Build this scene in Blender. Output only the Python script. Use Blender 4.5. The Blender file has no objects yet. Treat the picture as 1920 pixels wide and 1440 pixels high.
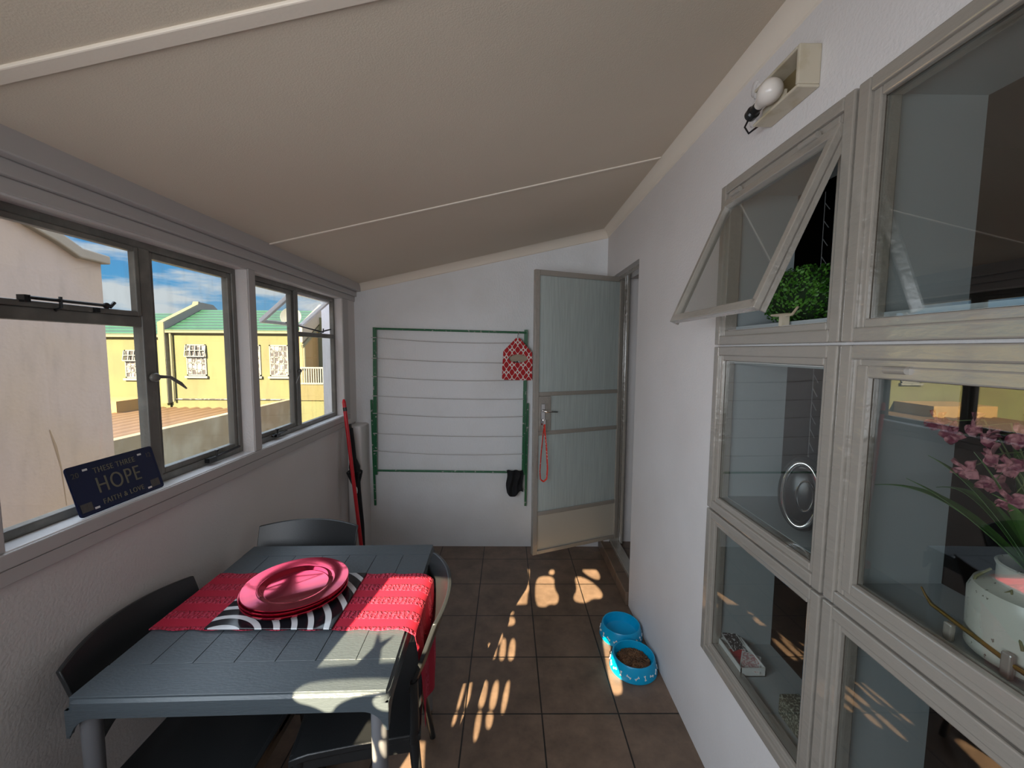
import bpy, bmesh, math, random
from mathutils import Vector, Matrix, Euler
random.seed(7)
S = bpy.context.scene
C = S.collection
PI = math.pi

# ------------------------------------------------------------------ camera
H = 1.57191
def cam_axes(yaw, pitch, roll):
    f = Vector((math.sin(yaw)*math.cos(pitch), math.cos(yaw)*math.cos(pitch), math.sin(pitch)))
    r = Vector((math.cos(yaw), -math.sin(yaw), 0)); u = r.cross(f)
    return r*math.cos(roll)+u*math.sin(roll), -r*math.sin(roll)+u*math.cos(roll), f
cr, cu, cf = cam_axes(0.01098, -0.08275, 0.00717)
cam = bpy.data.objects.new('camera', bpy.data.cameras.new('camera'))
C.objects.link(cam)
cam.matrix_world = Matrix(((cr.x, cu.x, -cf.x, 0), (cr.y, cu.y, -cf.y, 0), (cr.z, cu.z, -cf.z, H), (0, 0, 0, 1)))
cam.data.sensor_width = 36
cam.data.lens = 36*778.45/1920
cam.data.clip_start = 0.02
cam.data.clip_end = 300
S.camera = cam

# ------------------------------------------------------------------ sky, sun, fill lamps, exposure
SUNDIR = Vector((0.43, 1.89, -1.0))          # the way the light travels
W = bpy.data.worlds.new('sky'); S.world = W; W.use_nodes = True
nt = W.node_tree; nt.nodes.clear()
def N(t, typ, **kw):
    n = t.nodes.new(typ)
    for k, v in kw.items():
        if k == 'op': n.operation = v
        elif k.startswith('i'): n.inputs[int(k[1:])].default_value = v
        else: setattr(n, k, v)
    return n
def L(t, a, b): t.links.new(a, b)
def build_sky(t):
    out = N(t, 'ShaderNodeOutputWorld'); bg = N(t, 'ShaderNodeBackground'); L(t, bg.outputs[0], out.inputs[0])
    tc = N(t, 'ShaderNodeTexCoord'); sep = N(t, 'ShaderNodeSeparateXYZ'); L(t, tc.outputs['Generated'], sep.inputs[0])
    # lower sky gradient
    g = N(t, 'ShaderNodeValToRGB'); L(t, sep.outputs[2], g.inputs[0])
    e = g.color_ramp.elements; e[0].position = 0.0; e[0].color = (.30, .47, .60, 1); e[1].position = .30; e[1].color = (.035, .20, .60, 1)
    m = g.color_ramp.elements.new(.12); m.color = (.11, .38, .70, 1)
    mp = N(t, 'ShaderNodeMapping'); mp.inputs['Scale'].default_value = (3.2, 3.2, 17); mp.inputs['Location'].default_value = (1.3, .4, .2)
    L(t, tc.outputs['Generated'], mp.inputs[0])
    no = N(t, 'ShaderNodeTexNoise'); no.inputs['Scale'].default_value = 1.25; no.inputs['Detail'].default_value = 7; no.inputs['Roughness'].default_value = .58
    L(t, mp.outputs[0], no.inputs['Vector'])
    r = N(t, 'ShaderNodeValToRGB'); r.color_ramp.elements[0].position = .45; r.color_ramp.elements[1].position = .58; L(t, no.outputs[0], r.inputs[0])
    mx = N(t, 'ShaderNodeMixRGB'); L(t, r.outputs[0], mx.inputs[0]); L(t, g.outputs[0], mx.inputs[1]); mx.inputs[2].default_value = (.66, .70, .74, 1)
    # upper sky, out of view, brightened to light room and yard
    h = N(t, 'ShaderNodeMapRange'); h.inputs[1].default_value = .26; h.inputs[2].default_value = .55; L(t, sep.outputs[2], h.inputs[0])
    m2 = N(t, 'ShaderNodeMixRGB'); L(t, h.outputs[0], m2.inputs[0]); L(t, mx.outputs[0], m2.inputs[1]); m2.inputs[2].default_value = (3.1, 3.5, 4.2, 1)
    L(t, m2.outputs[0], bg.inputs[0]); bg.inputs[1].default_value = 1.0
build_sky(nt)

def light(name, typ, loc, direction, energy, color, **kw):
    d = bpy.data.lights.new(name, typ); o = bpy.data.objects.new(name, d); C.objects.link(o)
    o.location = loc; o.rotation_euler = Vector(direction).to_track_quat('-Z', 'Y').to_euler()
    d.energy = energy; d.color = color
    for k, v in kw.items(): setattr(d, k, v)
    return o
light('sun', 'SUN', (0, -5, 6), SUNDIR, 38.0, (1, .82, .54), angle=math.radians(.25))
# added fill lamps behind the camera, standing in for window daylight
light('fill_side_lamp', 'AREA', (-1.15, .10, 1.52), (1, .6, -.6), 15, (.78, .88, 1.0), shape='RECTANGLE', size=1.3, size_y=.75, spread=math.radians(130))
light('fill_end_lamp', 'AREA', (-.55, -.62, 1.55), (.25, 1, .10), 7, (.95, .97, 1.0), shape='RECTANGLE', size=.95, size_y=.9, spread=math.radians(110))
S.view_settings.view_transform = 'Standard'; S.view_settings.look = 'None'
S.view_settings.exposure = 0.0; S.view_settings.gamma = 1.0; S.view_settings.use_curve_mapping = False
S.cycles.transparent_max_bounces = 24; S.cycles.max_bounces = 10; S.cycles.diffuse_bounces = 6; S.cycles.glossy_bounces = 5
S.cycles.sample_clamp_indirect = 4.0; S.cycles.use_denoising = True

# ------------------------------------------------------------------ materials
def mat(name, col, rough=.6, metal=0.0, bump=None, var=None, coat=0.0, spec=.5):
    """bump=(scale, strength, detail[, stretch vector]); var=(scale, second colour, lo, hi)"""
    m = bpy.data.materials.new(name); m.use_nodes = True; t = m.node_tree; b = t.nodes['Principled BSDF']
    b.inputs['Base Color'].default_value = (*col, 1); b.inputs['Roughness'].default_value = rough
    b.inputs['Metallic'].default_value = metal; b.inputs['Specular IOR Level'].default_value = spec
    if coat: b.inputs['Coat Weight'].default_value = coat; b.inputs['Coat Roughness'].default_value = .08
    tc = N(t, 'ShaderNodeTexCoord'); src = tc.outputs['Object']
    if bump:
        mp = N(t, 'ShaderNodeMapping'); L(t, src, mp.inputs[0])
        if len(bump) > 3: mp.inputs['Scale'].default_value = bump[3]
        n = N(t, 'ShaderNodeTexNoise'); n.inputs['Scale'].default_value = bump[0]; n.inputs['Detail'].default_value = bump[2]
        L(t, mp.outputs[0], n.inputs['Vector'])
        bp = N(t, 'ShaderNodeBump'); bp.inputs['Strength'].default_value = bump[1]; bp.inputs['Distance'].default_value = .004
        L(t, n.outputs[0], bp.inputs['Height']); L(t, bp.outputs[0], b.inputs['Normal'])
    if var:
        n = N(t, 'ShaderNodeTexNoise'); n.inputs['Scale'].default_value = var[0]; n.inputs['Detail'].default_value = 5; L(t, src, n.inputs['Vector'])
        r = N(t, 'ShaderNodeMapRange'); r.inputs[1].default_value = var[2]; r.inputs[2].default_value = var[3]; L(t, n.outputs[0], r.inputs[0])
        mx = N(t, 'ShaderNodeMixRGB'); mx.inputs[1].default_value = (*col, 1); mx.inputs[2].default_value = (*var[1], 1)
        L(t, r.outputs[0], mx.inputs[0]); L(t, mx.outputs[0], b.inputs['Base Color'])
    return m
def glass(name, tint=(.96, .98, .97), refl=1.0, body=None, dirt=0.0):
    """clear pane: sharp reflection growing towards grazing angles, otherwise see-through"""
    m = bpy.data.materials.new(name); m.use_nodes = True; t = m.node_tree; t.nodes.clear()
    out = N(t, 'ShaderNodeOutputMaterial'); tr = N(t, 'ShaderNodeBsdfTransparent'); tr.inputs[0].default_value = (*tint, 1)
    gl = N(t, 'ShaderNodeBsdfGlossy'); gl.inputs['Roughness'].default_value = .0 if not body else .15
    lw = N(t, 'ShaderNodeLayerWeight'); lw.inputs[0].default_value = .5
    p = N(t, 'ShaderNodeMath', op='POWER'); p.inputs[1].default_value = 4.0; L(t, lw.outputs['Facing'], p.inputs[0])
    ma = N(t, 'ShaderNodeMath', op='MULTIPLY_ADD'); ma.inputs[1].default_value = .8*refl; ma.inputs[2].default_value = .045*refl if refl < .9 else .13; L(t, p.outputs[0], ma.inputs[0])
    base = tr.outputs[0]
    if body or dirt:
        df = N(t, 'ShaderNodeBsdfDiffuse'); df.inputs[0].default_value = (*(body[:3] if body else (.8, .8, .75)), 1)
        m0 = N(t, 'ShaderNodeMixShader'); L(t, base, m0.inputs[1]); L(t, df.outputs[0], m0.inputs[2])
        if body:
            tc = N(t, 'ShaderNodeTexCoord'); mp = N(t, 'ShaderNodeMapping'); mp.inputs['Scale'].default_value = (60, 60, 3); L(t, tc.outputs['Object'], mp.inputs[0])
            n = N(t, 'ShaderNodeTexNoise'); n.inputs['Scale'].default_value = 1.5; L(t, mp.outputs[0], n.inputs['Vector'])
            r = N(t, 'ShaderNodeMapRange'); r.inputs[3].default_value = body[3]-.12; r.inputs[4].default_value = body[3]+.12; L(t, n.outputs[0], r.inputs[0]); L(t, r.outputs[0], m0.inputs[0])
            bp = N(t, 'ShaderNodeBump'); bp.inputs['Strength'].default_value = .3; bp.inputs['Distance'].default_value = .003; L(t, n.outputs[0], bp.inputs['Height']); L(t, bp.outputs[0], gl.inputs['Normal'])
        else:
            tc = N(t, 'ShaderNodeTexCoord'); mp = N(t, 'ShaderNodeMapping'); mp.inputs['Scale'].default_value = (20, 20, 5); L(t, tc.outputs['Object'], mp.inputs[0])
            n = N(t, 'ShaderNodeTexNoise'); n.inputs['Scale'].default_value = 1.5; n.inputs['Detail'].default_value = 6; L(t, mp.outputs[0], n.inputs['Vector'])
            r = N(t, 'ShaderNodeMapRange'); r.inputs[1].default_value = .5; r.inputs[2].default_value = .8; r.inputs[4].default_value = dirt; L(t, n.outputs[0], r.inputs[0]); L(t, r.outputs[0], m0.inputs[0])
        base = m0.outputs[0]
    mx = N(t, 'ShaderNodeMixShader'); L(t, ma.outputs[0], mx.inputs[0]); L(t, base, mx.inputs[1]); L(t, gl.outputs[0], mx.inputs[2]); L(t, mx.outputs[0], out.inputs[0])
    return m
M = {}
M['stucco'] = mat('white_stucco', (.70, .67, .66), .55, bump=(120, .4, 4), var=(1.3, (.64, .60, .58), .4, .7))
M['stucco_end'] = mat('white_roller_stucco', (.80, .81, .83), .5, bump=(110, .75, 5, (1, 1, .45)), var=(2.0, (.72, .72, .72), .45, .75))
M['ceil'] = mat('ceiling_paint', (.66, .58, .475), .75, bump=(260, .18, 3), var=(.8, (.61, .535, .43), .4, .7))
M['cove'] = mat('cream_cornice', (.78, .70, .60), .55, bump=(60, .1, 2))
M['board'] = mat('painted_window_board', (.47, .45, .44), .5, bump=(40, .12, 3))
M['sill'] = mat('white_gloss_sill', (.78, .77, .78), .18, bump=(40, .1, 3))
M['steel'] = mat('grey_brushed_gloss_paint', (.29, .262, .225), .16, bump=(38, 1.0, 6, (1, .3, 1)), spec=.9, coat=1.0)
M['steel_dark'] = mat('dull_painted_steel', (.15, .145, .13), .35, bump=(80, .3, 3), var=(12, (.25, .24, .21), .5, .8))
M['putty'] = mat('old_putty', (.07, .055, .04), .8, bump=(200, .8, 3))
M['niche'] = mat('niche_paint', (.34, .375, .385), .45, bump=(60, .1, 3))
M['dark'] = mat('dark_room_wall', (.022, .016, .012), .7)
M['inner'] = mat('inner_room_wall', (.45, .46, .47), .6)
M['glass'] = glass('clear_glass')
M['glass_w'] = glass('weathered_clear_glass', refl=.6, dirt=.10)
M['glass_d'] = glass('reeded_door_glass', tint=(.80, .86, .84), refl=.35, body=(.58, .62, .60, .50))
M['table'] = mat('slate_grey_plastic', (.060, .074, .084), .40, bump=(260, .25, 4, (.3, 1, 1)))
M['tleg'] = mat('table_leg_grey', (.15, .15, .16), .45)
M['chair'] = mat('charcoal_plastic', (.018, .0195, .021), .33, bump=(400, .1, 2))
M['green'] = mat('chipped_green_paint', (.012, .12, .045), .35, var=(45, (.42, .42, .38), .62, .66))
M['string'] = mat('grey_line', (.45, .43, .42), .7)
M['red_gloss'] = mat('lacquered_red', (.68, .02, .075), .08, metal=.95, coat=.45)
M['dimstring'] = mat('dim_string', (.16, .16, .16), .6)
M['redpole'] = mat('red_plastic_pole', (.55, .01, .02), .3)
M['black'] = mat('black_cloth', (.012, .012, .014), .9, bump=(300, .5, 3))
M['blackp'] = mat('black_plastic', (.01, .01, .011), .25)
M['white'] = mat('white_print', (.75, .75, .74), .5)
M['chrome'] = mat('chrome', (.75, .75, .76), .08, metal=1)
M['brass'] = mat('aged_brass', (.35, .22, .06), .3, metal=.8)
M['blue'] = mat('turquoise_plastic', (.0, .34, .62), .32)
M['kibble'] = mat('brown_kibble', (.16, .075, .03), .8, var=(30, (.09, .04, .015), .4, .6))
M['bulb'] = mat('pearl_bulb', (.78, .72, .66), .2)
M['oldwhite'] = mat('yellowed_enamel', (.55, .49, .38), .4, var=(15, (.38, .30, .16), .5, .75))
M['amber'] = mat('yellowed_inside', (.20, .15, .07), .5)
M['ceramic'] = mat('speckled_ceramic', (.50, .50, .44), .25, var=(90, (.16, .15, .12), .66, .70))
M['leaf'] = mat('strap_leaf', (.05, .13, .02), .4)
M['petal'] = mat('pink_petal', (.42, .17, .19), .6, var=(70, (.16, .02, .05), .45, .56))
M['petal_c'] = mat('orange_petal_heart', (.5, .16, .03), .6)
M['bush'] = mat('bush_leaf', (.03, .12, .008), .5, var=(25, (.07, .21, .02), .45, .6))
M['card'] = mat('white_card', (.72, .72, .70), .5)
M['rose'] = mat('red_print', (.45, .03, .04), .4)
M['pinkc'] = mat('pink_card_back', (.55, .28, .28), .4, var=(150, (.75, .7, .68), .5, .55))
M['blackc'] = mat('black_card_back', (.03, .03, .035), .4, var=(160, (.6, .6, .6), .56, .6))
M['moss'] = mat('speckled_stone', (.07, .075, .05), .8, bump=(150, 1, 4), var=(170, (.35, .35, .27), .5, .6))
M['navy'] = mat('dark_navy_enamel', (.012, .018, .06), .3, bump=(25, .1, 2))
M['letter'] = mat('worn_beige_letters', (.17, .16, .115), .4)
M['letter_d'] = mat('dim_letters', (.085, .08, .075), .4)
M['lan'] = mat('red_lanyard', (.62, .035, .02), .6, var=(70, (.75, .5, .42), .6, .64))
# exterior
M['pinkw'] = mat('pinkish_plaster', (.30, .235, .20), .8, bump=(40, .4, 4), var=(1.2, (.30, .225, .16), .4, .7))
M['pinkcap'] = mat('plaster_coping', (.20, .17, .135), .8)
M['yellow'] = mat('yellow_plaster', (.090, .090, .036), .8, bump=(10, .3, 4), var=(.9, (.083, .076, .033), .4, .65))
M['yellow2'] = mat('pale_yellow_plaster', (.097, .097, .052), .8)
M['cream'] = mat('cream_fascia', (.10, .095, .060), .7)
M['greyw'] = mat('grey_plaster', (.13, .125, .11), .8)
M['tan'] = mat('stained_tan_plaster', (.20, .155, .095), .85, var=(1.6, (.26, .225, .16), .45, .65))
M['orange'] = mat('ochre_plaster', (.25, .15, .06), .85)
M['wwhite'] = mat('white_timber', (.125, .125, .12), .6)
M['wdark'] = mat('window_interior', (.05, .045, .05), .3, var=(6, (.20, .19, .18), .5, .55))
M['ground'] = mat('yard_paving', (.28, .23, .17), .9)
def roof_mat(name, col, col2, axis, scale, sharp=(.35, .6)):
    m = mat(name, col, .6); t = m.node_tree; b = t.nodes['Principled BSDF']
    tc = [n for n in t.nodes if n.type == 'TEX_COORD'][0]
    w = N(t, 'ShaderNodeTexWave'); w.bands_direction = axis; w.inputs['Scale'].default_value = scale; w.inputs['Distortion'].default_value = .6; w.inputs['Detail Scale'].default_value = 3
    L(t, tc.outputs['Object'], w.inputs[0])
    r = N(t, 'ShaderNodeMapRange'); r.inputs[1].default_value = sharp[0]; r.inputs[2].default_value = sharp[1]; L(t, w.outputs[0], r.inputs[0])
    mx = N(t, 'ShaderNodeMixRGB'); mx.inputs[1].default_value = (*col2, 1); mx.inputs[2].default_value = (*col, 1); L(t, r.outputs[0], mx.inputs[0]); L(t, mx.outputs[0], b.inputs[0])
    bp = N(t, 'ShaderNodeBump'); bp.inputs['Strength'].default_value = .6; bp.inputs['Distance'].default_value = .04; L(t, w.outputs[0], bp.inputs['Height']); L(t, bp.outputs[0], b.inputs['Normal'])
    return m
M['groof'] = roof_mat('green_tiles', (.004, .048, .016), (.001, .020, .007), 'Z', 2.6)
M['croof'] = roof_mat('terracotta_sheet', (.125, .068, .032), (.045, .028, .024), 'X', .75, (.25, .6))  # dark valley bands painted in as rib shade
def tile_mat():
    m = mat('brown_floor_tile', (.085, .062, .05), .38); t = m.node_tree; b = t.nodes['Principled BSDF']
    tc = [n for n in t.nodes if n.type == 'TEX_COORD'][0]
    mp = N(t, 'ShaderNodeMapping'); mp.inputs['Location'].default_value = (-.16035+.0025+.333*6, -1.67569+.0025+.333*9, 0); L(t, tc.outputs['Object'], mp.inputs[0])
    br = N(t, 'ShaderNodeTexBrick'); br.offset = 0; br.squash = 1; br.inputs['Scale'].default_value = 1; br.inputs['Mortar Size'].default_value = .0035
    br.inputs['Brick Width'].default_value = .333; br.inputs['Row Height'].default_value = .333; br.inputs['Mortar Smooth'].default_value = .2
    br.inputs['Color1'].default_value = (.160, .106, .074, 1); br.inputs['Color2'].default_value = (.138, .093, .065, 1); br.inputs['Mortar'].default_value = (.012, .009, .007, 1)
    L(t, mp.outputs[0], br.inputs['Vector'])
    n = N(t, 'ShaderNodeTexNoise'); n.inputs['Scale'].default_value = 7; n.inputs['Detail'].default_value = 8; n.inputs['Roughness'].default_value = .7; L(t, tc.outputs['Object'], n.inputs['Vector'])
    r = N(t, 'ShaderNodeMapRange'); r.inputs[1].default_value = .3; r.inputs[2].default_value = .75; r.inputs[3].default_value = .65; r.inputs[4].default_value = 1.5; L(t, n.outputs[0], r.inputs[0])
    mu = N(t, 'ShaderNodeVectorMath', op='SCALE'); L(t, br.outputs[0], mu.inputs[0]); L(t, r.outputs[0], mu.inputs['Scale']); L(t, mu.outputs[0], b.inputs[0])
    ad = N(t, 'ShaderNodeMath', op='MULTIPLY_ADD'); ad.inputs[1].default_value = -.6; L(t, br.outputs['Fac'], ad.inputs[0])
    n2 = N(t, 'ShaderNodeMath', op='MULTIPLY'); n2.inputs[1].default_value = .35; L(t, n.outputs[0], n2.inputs[0]); L(t, n2.outputs[0], ad.inputs[2])
    bp = N(t, 'ShaderNodeBump'); bp.inputs['Strength'].default_value = .5; bp.inputs['Distance'].default_value = .004; L(t, ad.outputs[0], bp.inputs['Height']); L(t, bp.outputs[0], b.inputs['Normal'])
    return m
M['tile'] = tile_mat()
def runner_mat():
    m = mat('red_ribbed_cotton', (.62, .008, .035), .85); t = m.node_tree; b = t.nodes['Principled BSDF']
    tc = [n for n in t.nodes if n.type == 'TEX_COORD'][0]
    w1 = N(t, 'ShaderNodeTexWave'); w1.bands_direction = 'X'; w1.inputs['Scale'].default_value = 22; w1.inputs['Distortion'].default_value = 5; w1.inputs['Detail Scale'].default_value = 4
    w2 = N(t, 'ShaderNodeTexWave'); w2.bands_direction = 'Y'; w2.inputs['Scale'].default_value = 4.2
    L(t, tc.outputs['Object'], w1.inputs[0]); L(t, tc.outputs['Object'], w2.inputs[0])
    r = N(t, 'ShaderNodeMapRange'); r.inputs[1].default_value = .45; r.inputs[2].default_value = .6; L(t, w2.outputs[0], r.inputs[0])
    mu = N(t, 'ShaderNodeMath', op='MULTIPLY'); L(t, w1.outputs[0], mu.inputs[0]); L(t, r.outputs[0], mu.inputs[1])
    mx = N(t, 'ShaderNodeMixRGB'); mx.inputs[1].default_value = (.36, .001, .024, 1); mx.inputs[2].default_value = (.46, .03, .07, 1); L(t, mu.outputs[0], mx.inputs[0]); L(t, mx.outputs[0], b.inputs[0])
    bp = N(t, 'ShaderNodeBump'); bp.inputs['Strength'].default_value = .9; bp.inputs['Distance'].default_value = .006; L(t, mu.outputs[0], bp.inputs['Height']); L(t, bp.outputs[0], b.inputs['Normal'])
    return m
M['runner'] = runner_mat()
def zebra_mat():
    m = mat('glossy_black_white_stripes', (.01, .01, .012), .12); t = m.node_tree; b = t.nodes['Principled BSDF']
    tc = [n for n in t.nodes if n.type == 'TEX_COORD'][0]
    mp = N(t, 'ShaderNodeMapping'); mp.inputs['Location'].default_value = (.13, .22, 0); L(t, tc.outputs['Object'], mp.inputs[0])
    w = N(t, 'ShaderNodeTexWave'); w.wave_type = 'RINGS'; w.rings_direction = 'Z'; w.inputs['Scale'].default_value = 6.6; w.inputs['Distortion'].default_value = 1.6; w.inputs['Detail Scale'].default_value = .7; w.inputs['Detail'].default_value = 1
    L(t, mp.outputs[0], w.inputs[0])
    r = N(t, 'ShaderNodeMapRange'); r.inputs[1].default_value = .70; r.inputs[2].default_value = .74; L(t, w.outputs[0], r.inputs[0])
    mx = N(t, 'ShaderNodeMixRGB'); mx.inputs[1].default_value = (.01, .01, .013, 1); mx.inputs[2].default_value = (.55, .56, .58, 1); L(t, r.outputs[0], mx.inputs[0]); L(t, mx.outputs[0], b.inputs[0])
    return m
M['zebra'] = zebra_mat()
def lattice_mat():
    """red cotton with a white trellis print"""
    m = mat('red_trellis_cotton', (.5, .01, .02), .8); t = m.node_tree; b = t.nodes['Principled BSDF']
    tc = [n for n in t.nodes if n.type == 'TEX_COORD'][0]
    sep = N(t, 'ShaderNodeSeparateXYZ'); L(t, tc.outputs['Object'], sep.inputs[0])
    def fn(src, k):
        a = N(t, 'ShaderNodeMath', op='MULTIPLY'); a.inputs[1].default_value = k; L(t, src, a.inputs[0])
        s = N(t, 'ShaderNodeMath', op='COSINE'); L(t, a.outputs[0], s.inputs[0]); return s.outputs[0]
    X, Z = sep.outputs[0], sep.outputs[2]
    a = N(t, 'ShaderNodeMath', op='ADD'); L(t, fn(X, 150), a.inputs[0]); L(t, fn(Z, 112), a.inputs[1])
    c = N(t, 'ShaderNodeMath', op='MULTIPLY'); L(t, fn(X, 75), c.inputs[0]); L(t, fn(Z, 56), c.inputs[1])
    d = N(t, 'ShaderNodeMath', op='MULTIPLY_ADD'); d.inputs[1].default_value = 1.3; L(t, c.outputs[0], d.inputs[0]); L(t, a.outputs[0], d.inputs[2])
    e = N(t, 'ShaderNodeMath', op='ABSOLUTE'); L(t, d.outputs[0], e.inputs[0])
    r = N(t, 'ShaderNodeMapRange'); r.inputs[1].default_value = .28; r.inputs[2].default_value = .40; r.inputs[3].default_value = 1; r.inputs[4].default_value = 0; L(t, e.outputs[0], r.inputs[0])
    mx = N(t, 'ShaderNodeMixRGB'); mx.inputs[1].default_value = (.45, .01, .015, 1); mx.inputs[2].default_value = (.75, .70, .66, 1); L(t, r.outputs[0], mx.inputs[0]); L(t, mx.outputs[0], b.inputs[0])
    return m
M['lattice'] = lattice_mat()
M['linen'] = mat('beige_lining', (.42, .34, .25), .8)

# ------------------------------------------------------------------ mesh builder
WM = {}
class MB:
    def __init__(s): s.bm = bmesh.new()
    def box(s, x0, x1, y0, y1, z0, z1, m=None):
        vs = [s.bm.verts.new((x, y, z)) for z in (z0, z1) for y in (y0, y1) for x in (x0, x1)]
        if m is not None:
            for v in vs: v.co = m @ v.co
        for f in ((0, 2, 3, 1), (4, 5, 7, 6), (0, 1, 5, 4), (2, 6, 7, 3), (0, 4, 6, 2), (1, 3, 7, 5)): s.bm.faces.new([vs[i] for i in f])
        return s
    def bar(s, a, b, w, h, up=(0, 0, 1)):
        a, b = Vector(a), Vector(b); d = (b-a); l = d.length; d.normalize(); u = Vector(up); r = d.cross(u)
        if r.length < 1e-4: r = d.cross(Vector((1, 0, 0)))
        r.normalize(); u = r.cross(d)
        m = Matrix(((d.x, r.x, u.x, a.x), (d.y, r.y, u.y, a.y), (d.z, r.z, u.z, a.z), (0, 0, 0, 1)))
        return s.box(0, l, -w/2, w/2, -h/2, h/2, m)
    def tube(s, pts, r, seg=8, flat=1.0):
        pts = [Vector(p) for p in pts]; rs = r if isinstance(r, (list, tuple)) else [r]*len(pts)
        rings = []; prev = None
        for i, p in enumerate(pts):
            d = (pts[min(i+1, len(pts)-1)]-pts[max(i-1, 0)]).normalized()
            if prev is None: n = d.orthogonal().normalized()
            else:
                n = prev-d*prev.dot(d); n = n.normalized() if n.length > 1e-5 else d.orthogonal().normalized()
            prev = n; b = d.cross(n)
            rings.append([s.bm.verts.new(p+(n*math.cos(2*PI*k/seg)+b*math.sin(2*PI*k/seg)*flat)*rs[i]) for k in range(seg)])
        for a, b in zip(rings, rings[1:]):
            for k in range(seg): s.bm.faces.new((a[k], a[(k+1) % seg], b[(k+1) % seg], b[k]))
        s.bm.faces.new(rings[0][::-1]); s.bm.faces.new(rings[-1]); return s
    def lathe(s, prof, c=(0, 0, 0), seg=40, m=None, close=False):
        c = Vector(c); rings = []
        for r, z in prof:
            ring = []
            for k in range(seg):
                v = Vector((max(r, 1e-5)*math.cos(2*PI*k/seg), max(r, 1e-5)*math.sin(2*PI*k/seg), z))
                ring.append(s.bm.verts.new(c+(m @ v if m is not None else v)))
            rings.append(ring)
        for a, b in zip(rings, rings[1:]):
            for k in range(seg): s.bm.faces.new((a[k], a[(k+1) % seg], b[(k+1) % seg], b[k]))
        if not close: s.bm.faces.new(rings[0][::-1]); s.bm.faces.new(rings[-1])
        return s
    def prism(s, poly, ax, a, b):
        """poly of 2D points in the two axes other than ax"""
        def P(p, t):
            return {'x': (t, p[0], p[1]), 'y': (p[0], t, p[1]), 'z': (p[0], p[1], t)}[ax]
        A = [s.bm.verts.new(P(p, a)) for p in poly]; B = [s.bm.verts.new(P(p, b)) for p in poly]
        s.bm.faces.new(A); s.bm.faces.new(B[::-1]); n = len(poly)
        for i in range(n): s.bm.faces.new((A[i], B[i], B[(i+1) % n], A[(i+1) % n]))
        return s
    def sheet(s, f, nu, nv, th=0.0, thv=(0, 0, 1)):
        """closed slab: f(u,v) -> point, offset by th along thv(u,v) or vector"""
        def off(u, v): return (thv(u, v) if callable(thv) else Vector(thv))*th
        g = [[[s.bm.verts.new(Vector(f(i/nu, j/nv))+off(i/nu, j/nv)*k) for j in range(nv+1)] for i in range(nu+1)] for k in ((0, 1) if th else (0,))]
        for k, q in enumerate(g):
            for i in range(nu):
                for j in range(nv):
                    fc = (q[i][j], q[i+1][j], q[i+1][j+1], q[i][j+1]); s.bm.faces.new(fc if k else fc[::-1])
        if th:
            rim = [(i, 0) for i in range(nu)]+[(nu, j) for j in range(nv)]+[(i, nv) for i in range(nu, 0, -1)]+[(0, j) for j in range(nv, 0, -1)]
            for (a, b), (c, d) in zip(rim, rim[1:]+rim[:1]): s.bm.faces.new((g[0][a][b], g[0][c][d], g[1][c][d], g[1][a][b]))
        return s
    def blob(s, c, r, sub=2, m=None):
        res = bmesh.ops.create_icosphere(s.bm, subdivisions=sub, radius=1)
        for v in res['verts']:
            q = Vector((v.co.x*r[0], v.co.y*r[1], v.co.z*r[2])); v.co = Vector(c)+(m @ q if m is not None else q)
        return s
    def build(s, name, mt, parent=None, smooth=None, bevel=0, seg=2, local=False):
        bmesh.ops.recalc_face_normals(s.bm, faces=s.bm.faces)
        if parent is not None and not local:
            inv = WM[parent.name].inverted()
            for v in s.bm.verts: v.co = inv @ v.co
        me = bpy.data.meshes.new(name); s.bm.to_mesh(me); s.bm.free()
        me.materials.append(mt)
        if smooth is not None:
            for p in me.polygons: p.use_smooth = True
            me.set_sharp_from_angle(angle=math.radians(smooth))
        o = bpy.data.objects.new(name, me); C.objects.link(o)
        if parent is not None: o.parent = parent; WM[o.name] = WM[parent.name]
        else: WM[o.name] = Matrix.Identity(4)
        if bevel:
            b = o.modifiers.new('bevel', 'BEVEL'); b.width = bevel; b.segments = seg; b.limit_method = 'ANGLE'
        return o
def tag(o, label=None, cat=None, group=None, kind=None):
    if label: o['label'] = label
    if cat: o['category'] = cat
    if group: o['group'] = group
    if kind: o['kind'] = kind
    return o
def thing(name, loc, label, cat, rz=0.0, group=None, kind=None):
    o = bpy.data.objects.new(name, None); C.objects.link(o); o.location = loc; o.rotation_euler = (0, 0, rz); o.empty_display_size = .05
    WM[o.name] = Matrix.Translation(Vector(loc)) @ Matrix.Rotation(rz, 4, 'Z')
    return tag(o, label, cat, group, kind)
def struct(name, loc=(0, 0, 0)): return thing(name, loc, None, None, kind='structure')
def S_(o): return tag(o, kind='structure')
def copy_thing(src, loc, rz, label, dz=None):
    r = src.copy(); C.objects.link(r); r.location = loc; r.rotation_euler = (0, 0, rz); r['label'] = label
    for ch in [c for c in bpy.data.objects if c.parent == src]:
        c = ch.copy(); C.objects.link(c); c.parent = r
        for g2 in [g for g in bpy.data.objects if g.parent == ch]:
            d = g2.copy(); C.objects.link(d); d.parent = c
    return r
def rot_to(v):
    return Vector(v).to_track_quat('Z', 'Y').to_matrix()

# ------------------------------------------------------------------ room shell
XR, XL, YB, YN = .7555, -1.1704, 3.2088, -.75
def ceil_z(x): return 2.465+.225*(x-.695)
# floor
f = MB().box(XL-.02, XR, YN, YB, -.12, 0).build('floor', M['tile']); S_(f)
# tiled step inside the doorway
st = MB().box(.735, 1.05, 2.436, YB+.02, 0, .085).build('trim_1', M['tile'], bevel=.004); S_(st)
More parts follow.
